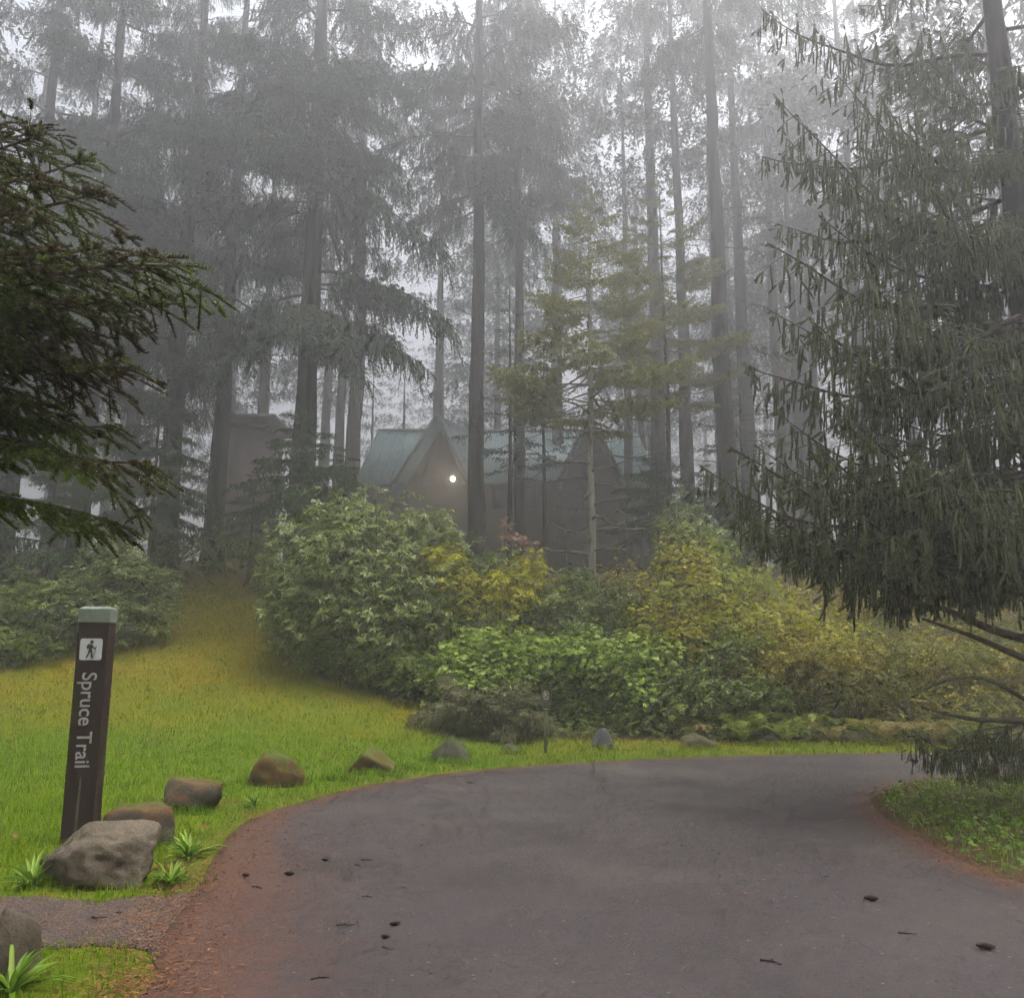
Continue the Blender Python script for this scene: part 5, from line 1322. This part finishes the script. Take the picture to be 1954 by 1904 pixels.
# ------------------------------------------------------------------ no-parking sign
q0 = gnd(1041, 1436); s_ = q0.y / FPX
ps = empty('parking_sign', q0, 'small brown no-parking sign on a thin green post before the bank', 'sign')
ph = 118 * s_
mb = MB(); mb.box((0, 0, ph / 2 - 0.1), (0.05, 0.04, ph + 0.15)); obj('post', mb.mesh('post', plain('green_post', (0.1, 0.12, 0.06), 0.7)), ps)
bevel_box('panel', (0.17, 0.012, 46 * s_), 0.004, plain('olive_brown_panel', (0.07, 0.065, 0.032), 0.6), ps, (0.012, -0.03, ph - 20 * s_))
cz = ph - 14 * s_; py_ = -0.039
ang = np.linspace(0, 2 * math.pi, 24, endpoint=False)
mb = MB(); Vr = [(0.012 + 0.052 * k_ * math.cos(a), py_, cz + 0.075 * k_ * math.sin(a)) for a in ang for k_ in (1.0, 0.84)]
mb.add(Vr, None, [(2 * i, 2 * ((i + 1) % 24), 2 * ((i + 1) % 24) + 1, 2 * i + 1) for i in range(24)]); obj('ring', mb.mesh('ring', M['signw']), ps)
cu = bpy.data.curves.new('p_letter', 'FONT'); cu.body = 'P'; cu.size = 0.12; cu.extrude = 0.001
to = bpy.data.objects.new('tmp', cu); COL.objects.link(to); bpy.context.view_layer.update()
me = bpy.data.meshes.new_from_object(to.evaluated_get(bpy.context.evaluated_depsgraph_get())); bpy.data.objects.remove(to)
co = np.array([v.co[:] for v in me.vertices]); cc = (co.max(0) + co.min(0)) / 2
for v in me.vertices: v.co = Vector((0.01 + (v.co.x - cc[0]), py_ - 0.001 - v.co.z, cz + (v.co.y - cc[1])))
me.materials.clear(); me.materials.append(M['signw']); obj('letter', me, ps)
flat_poly('slash', [(-0.02, cz + 0.045), (-0.008, cz + 0.052), (0.045, cz - 0.045), (0.033, cz - 0.052)], py_ - 0.003, M['signw'], ps)
flat_poly('small_line', [(-0.03, cz - 26 * s_), (0.05, cz - 26 * s_), (0.05, cz - 24.5 * s_), (-0.03, cz - 24.5 * s_)], py_, M['signw'], ps)

# ------------------------------------------------------------------ weeds and road debris
def rosette(seed, nl=40, L=0.2):
    rg = np.random.default_rng(seed); mb = MB()
    for i in range(nl):
        V0, F0 = leaf_blade(L * rg.uniform(0.5, 1.15), 0.019, rg.uniform(0.05, 0.5), 0.2)
        m3 = np.array(Matrix.Rotation(rg.random() * 6.283, 3, 'Z') @ Matrix.Rotation(-rg.uniform(0.25, 1.2), 3, 'Y'))
        mb.add(V0 @ m3.T, F0)
    return mb
ROS = [rosette(s).mesh('leaves', M['weed']) for s in range(3)]
for u, v, s, lb in [(360, 1638, 1.35, 'broad tuft of weeds on the verge right of the boulder'), (485, 1540, 1.0, 'weed tuft on the road edge below the mossy rock'), (500, 1490, 1.15, 'weed tuft against the round mossy rock'),
                    (325, 1690, 1.1, 'low weed tuft between the boulder and the road'), (60, 1690, 1.3, 'weed tuft at the left foot of the pale boulder'), (750, 1472, 0.9, 'weed tuft right of the wedge-shaped rock'),
                    (430, 1500, 0.8, 'thin weed tuft left of the round mossy rock'), (300, 1612, 0.8, 'leafy sprig beside the littered rock'), (20, 1895, 1.3, 'long-leaved weed at the foot of the corner boulder')]:
    p_ = gnd(u, v); o = empty('weed', p_, lb, 'weed', 'weeds on the verge')
    l_ = obj('leaves', ROS[R.randrange(3)], o); l_.scale = (s, s, s); l_.rotation_euler[2] = R.random() * 6

def cone_mesh(L=0.07, r=0.016):
    mb = MB(); nr, ns = 11, 10; P, rad = [], []
    ang = np.arange(ns) * 2 * math.pi / ns
    V = []
    for i in range(nr * 2):
        t = i / (nr * 2 - 1); rr = r * math.sin(math.pi * (0.08 + 0.86 * t)) ** 0.8 * (1.0 if i % 2 else 0.72)
        for a in ang: V.append(((t - 0.5) * L, rr * math.cos(a + 0.31 * (i // 2)), rr * math.sin(a + 0.31 * (i // 2)) + r * 0.9))
    Q_ = [(i * ns + j, i * ns + (j + 1) % ns, (i + 1) * ns + (j + 1) % ns, (i + 1) * ns + j) for i in range(nr * 2 - 1) for j in range(ns)]
    mb.add(V, None, Q_); return mb.mesh('scales', M['debris'])
def stick_mesh(seed, L=0.09):
    rg = np.random.default_rng(seed); mb = MB(); t = np.linspace(0, 1, 6)
    P = np.stack([(t - 0.5) * L, 0.01 * np.sin(4 * t + seed), 0.004 + 0 * t], -1); mb.tube(P, 0.0035 * (1 - 0.4 * t), 5)
    for k_ in (2, 3): mb.tube([P[k_], P[k_] + np.array([0.012, 0.016 * (1 if k_ == 2 else -1), 0.004])], [0.0025, 0.001], 4)
    return mb.mesh('stick', M['debris'])
CONE = cone_mesh(); STK = [stick_mesh(s) for s in range(3)]
def on_road(u, v):
    p_ = gnd(u, v); inr = pip(np.array([p_.x]), np.array([p_.y]), ROAD_POLY)[0]
    p_.z += 0.021 if inr else 0.011
    return p_
for u, v, s, lb in [(1663, 1725, 1.2, 'dark spruce cone on the road below the island'), (1882, 1820, 1.25, 'spruce cone at the lower right of the road'), (552, 1676, 1.0, 'spruce cone in the rusty dust right of the boulder'),
                    (469, 1678, 0.8, 'small cone near the verge right of the boulder'), (620, 1648, 0.8, 'small cone beyond the rusty dust'), (754, 1773, 0.9, 'spruce cone lying left of centre on the near road'), (735, 1797, 0.7, 'stubby cone just below the left-centre cone')]:
    o = obj('spruce_cone', CONE, None, on_road(u, v)); o.scale = (s, s, s); o.rotation_euler[2] = R.uniform(-0.5, 0.5); tag(o, lb, 'cone', 'fallen cones on the road')
for i, (u, v, s, lb) in enumerate([(1472, 1846, 1.2, 'dark twig on the pale patch of the near road'), (1732, 1790, 1.0, 'thin twig on the right of the road'), (700, 1647, 0.9, 'short twig on the road past the rusty dust'), (683, 1657, 0.6, 'tiny twig beside the short one'),
                    (660, 1773, 1.1, 'forked twig left of the near cones'), (770, 1700, 0.7, 'twig lying mid left on the road'), (610, 1877, 0.9, 'twig at the bottom edge left of centre'), (898, 1497, 1.0, 'twig near the far road edge'),
                    (740, 1818, 0.8, 'twig below the near cones'), (700, 1718, 0.7, 'twig left of the mid-road twig'), (490, 1700, 0.9, 'twig in the rusty dust near the path mouth'), (190, 1755, 1.0, 'twig lying on the gravel path'), (808, 1580, 0.6, 'lone twig on the empty middle road')]):
    o = obj('twig', STK[i % 3], None, on_road(u, v)); o.scale = (s, s, s * 1.3); o.rotation_euler[2] = R.uniform(-0.6, 0.6); tag(o, lb, 'twig', 'fallen twigs on the road')

# ------------------------------------------------------------------ the fog
m = bpy.data.materials.new('haze'); m.use_nodes = True; n = m.node_tree; n.nodes.clear()
out = n.nodes.new('ShaderNodeOutputMaterial'); pv = n.nodes.new('ShaderNodeVolumePrincipled')
pv.inputs['Color'].default_value = (0.93, 0.935, 0.96, 1); pv.inputs['Density'].default_value = HAZE; pv.inputs['Anisotropy'].default_value = 0.76
n.links.new(pv.outputs[0], out.inputs['Volume'])
mb = MB(); mb.box((0, 0, 24), (640, 640, 54)); hz = obj('haze', mb.mesh('haze', m))
tag(hz, 'pale morning fog filling the grove', 'fog', kind='stuff')
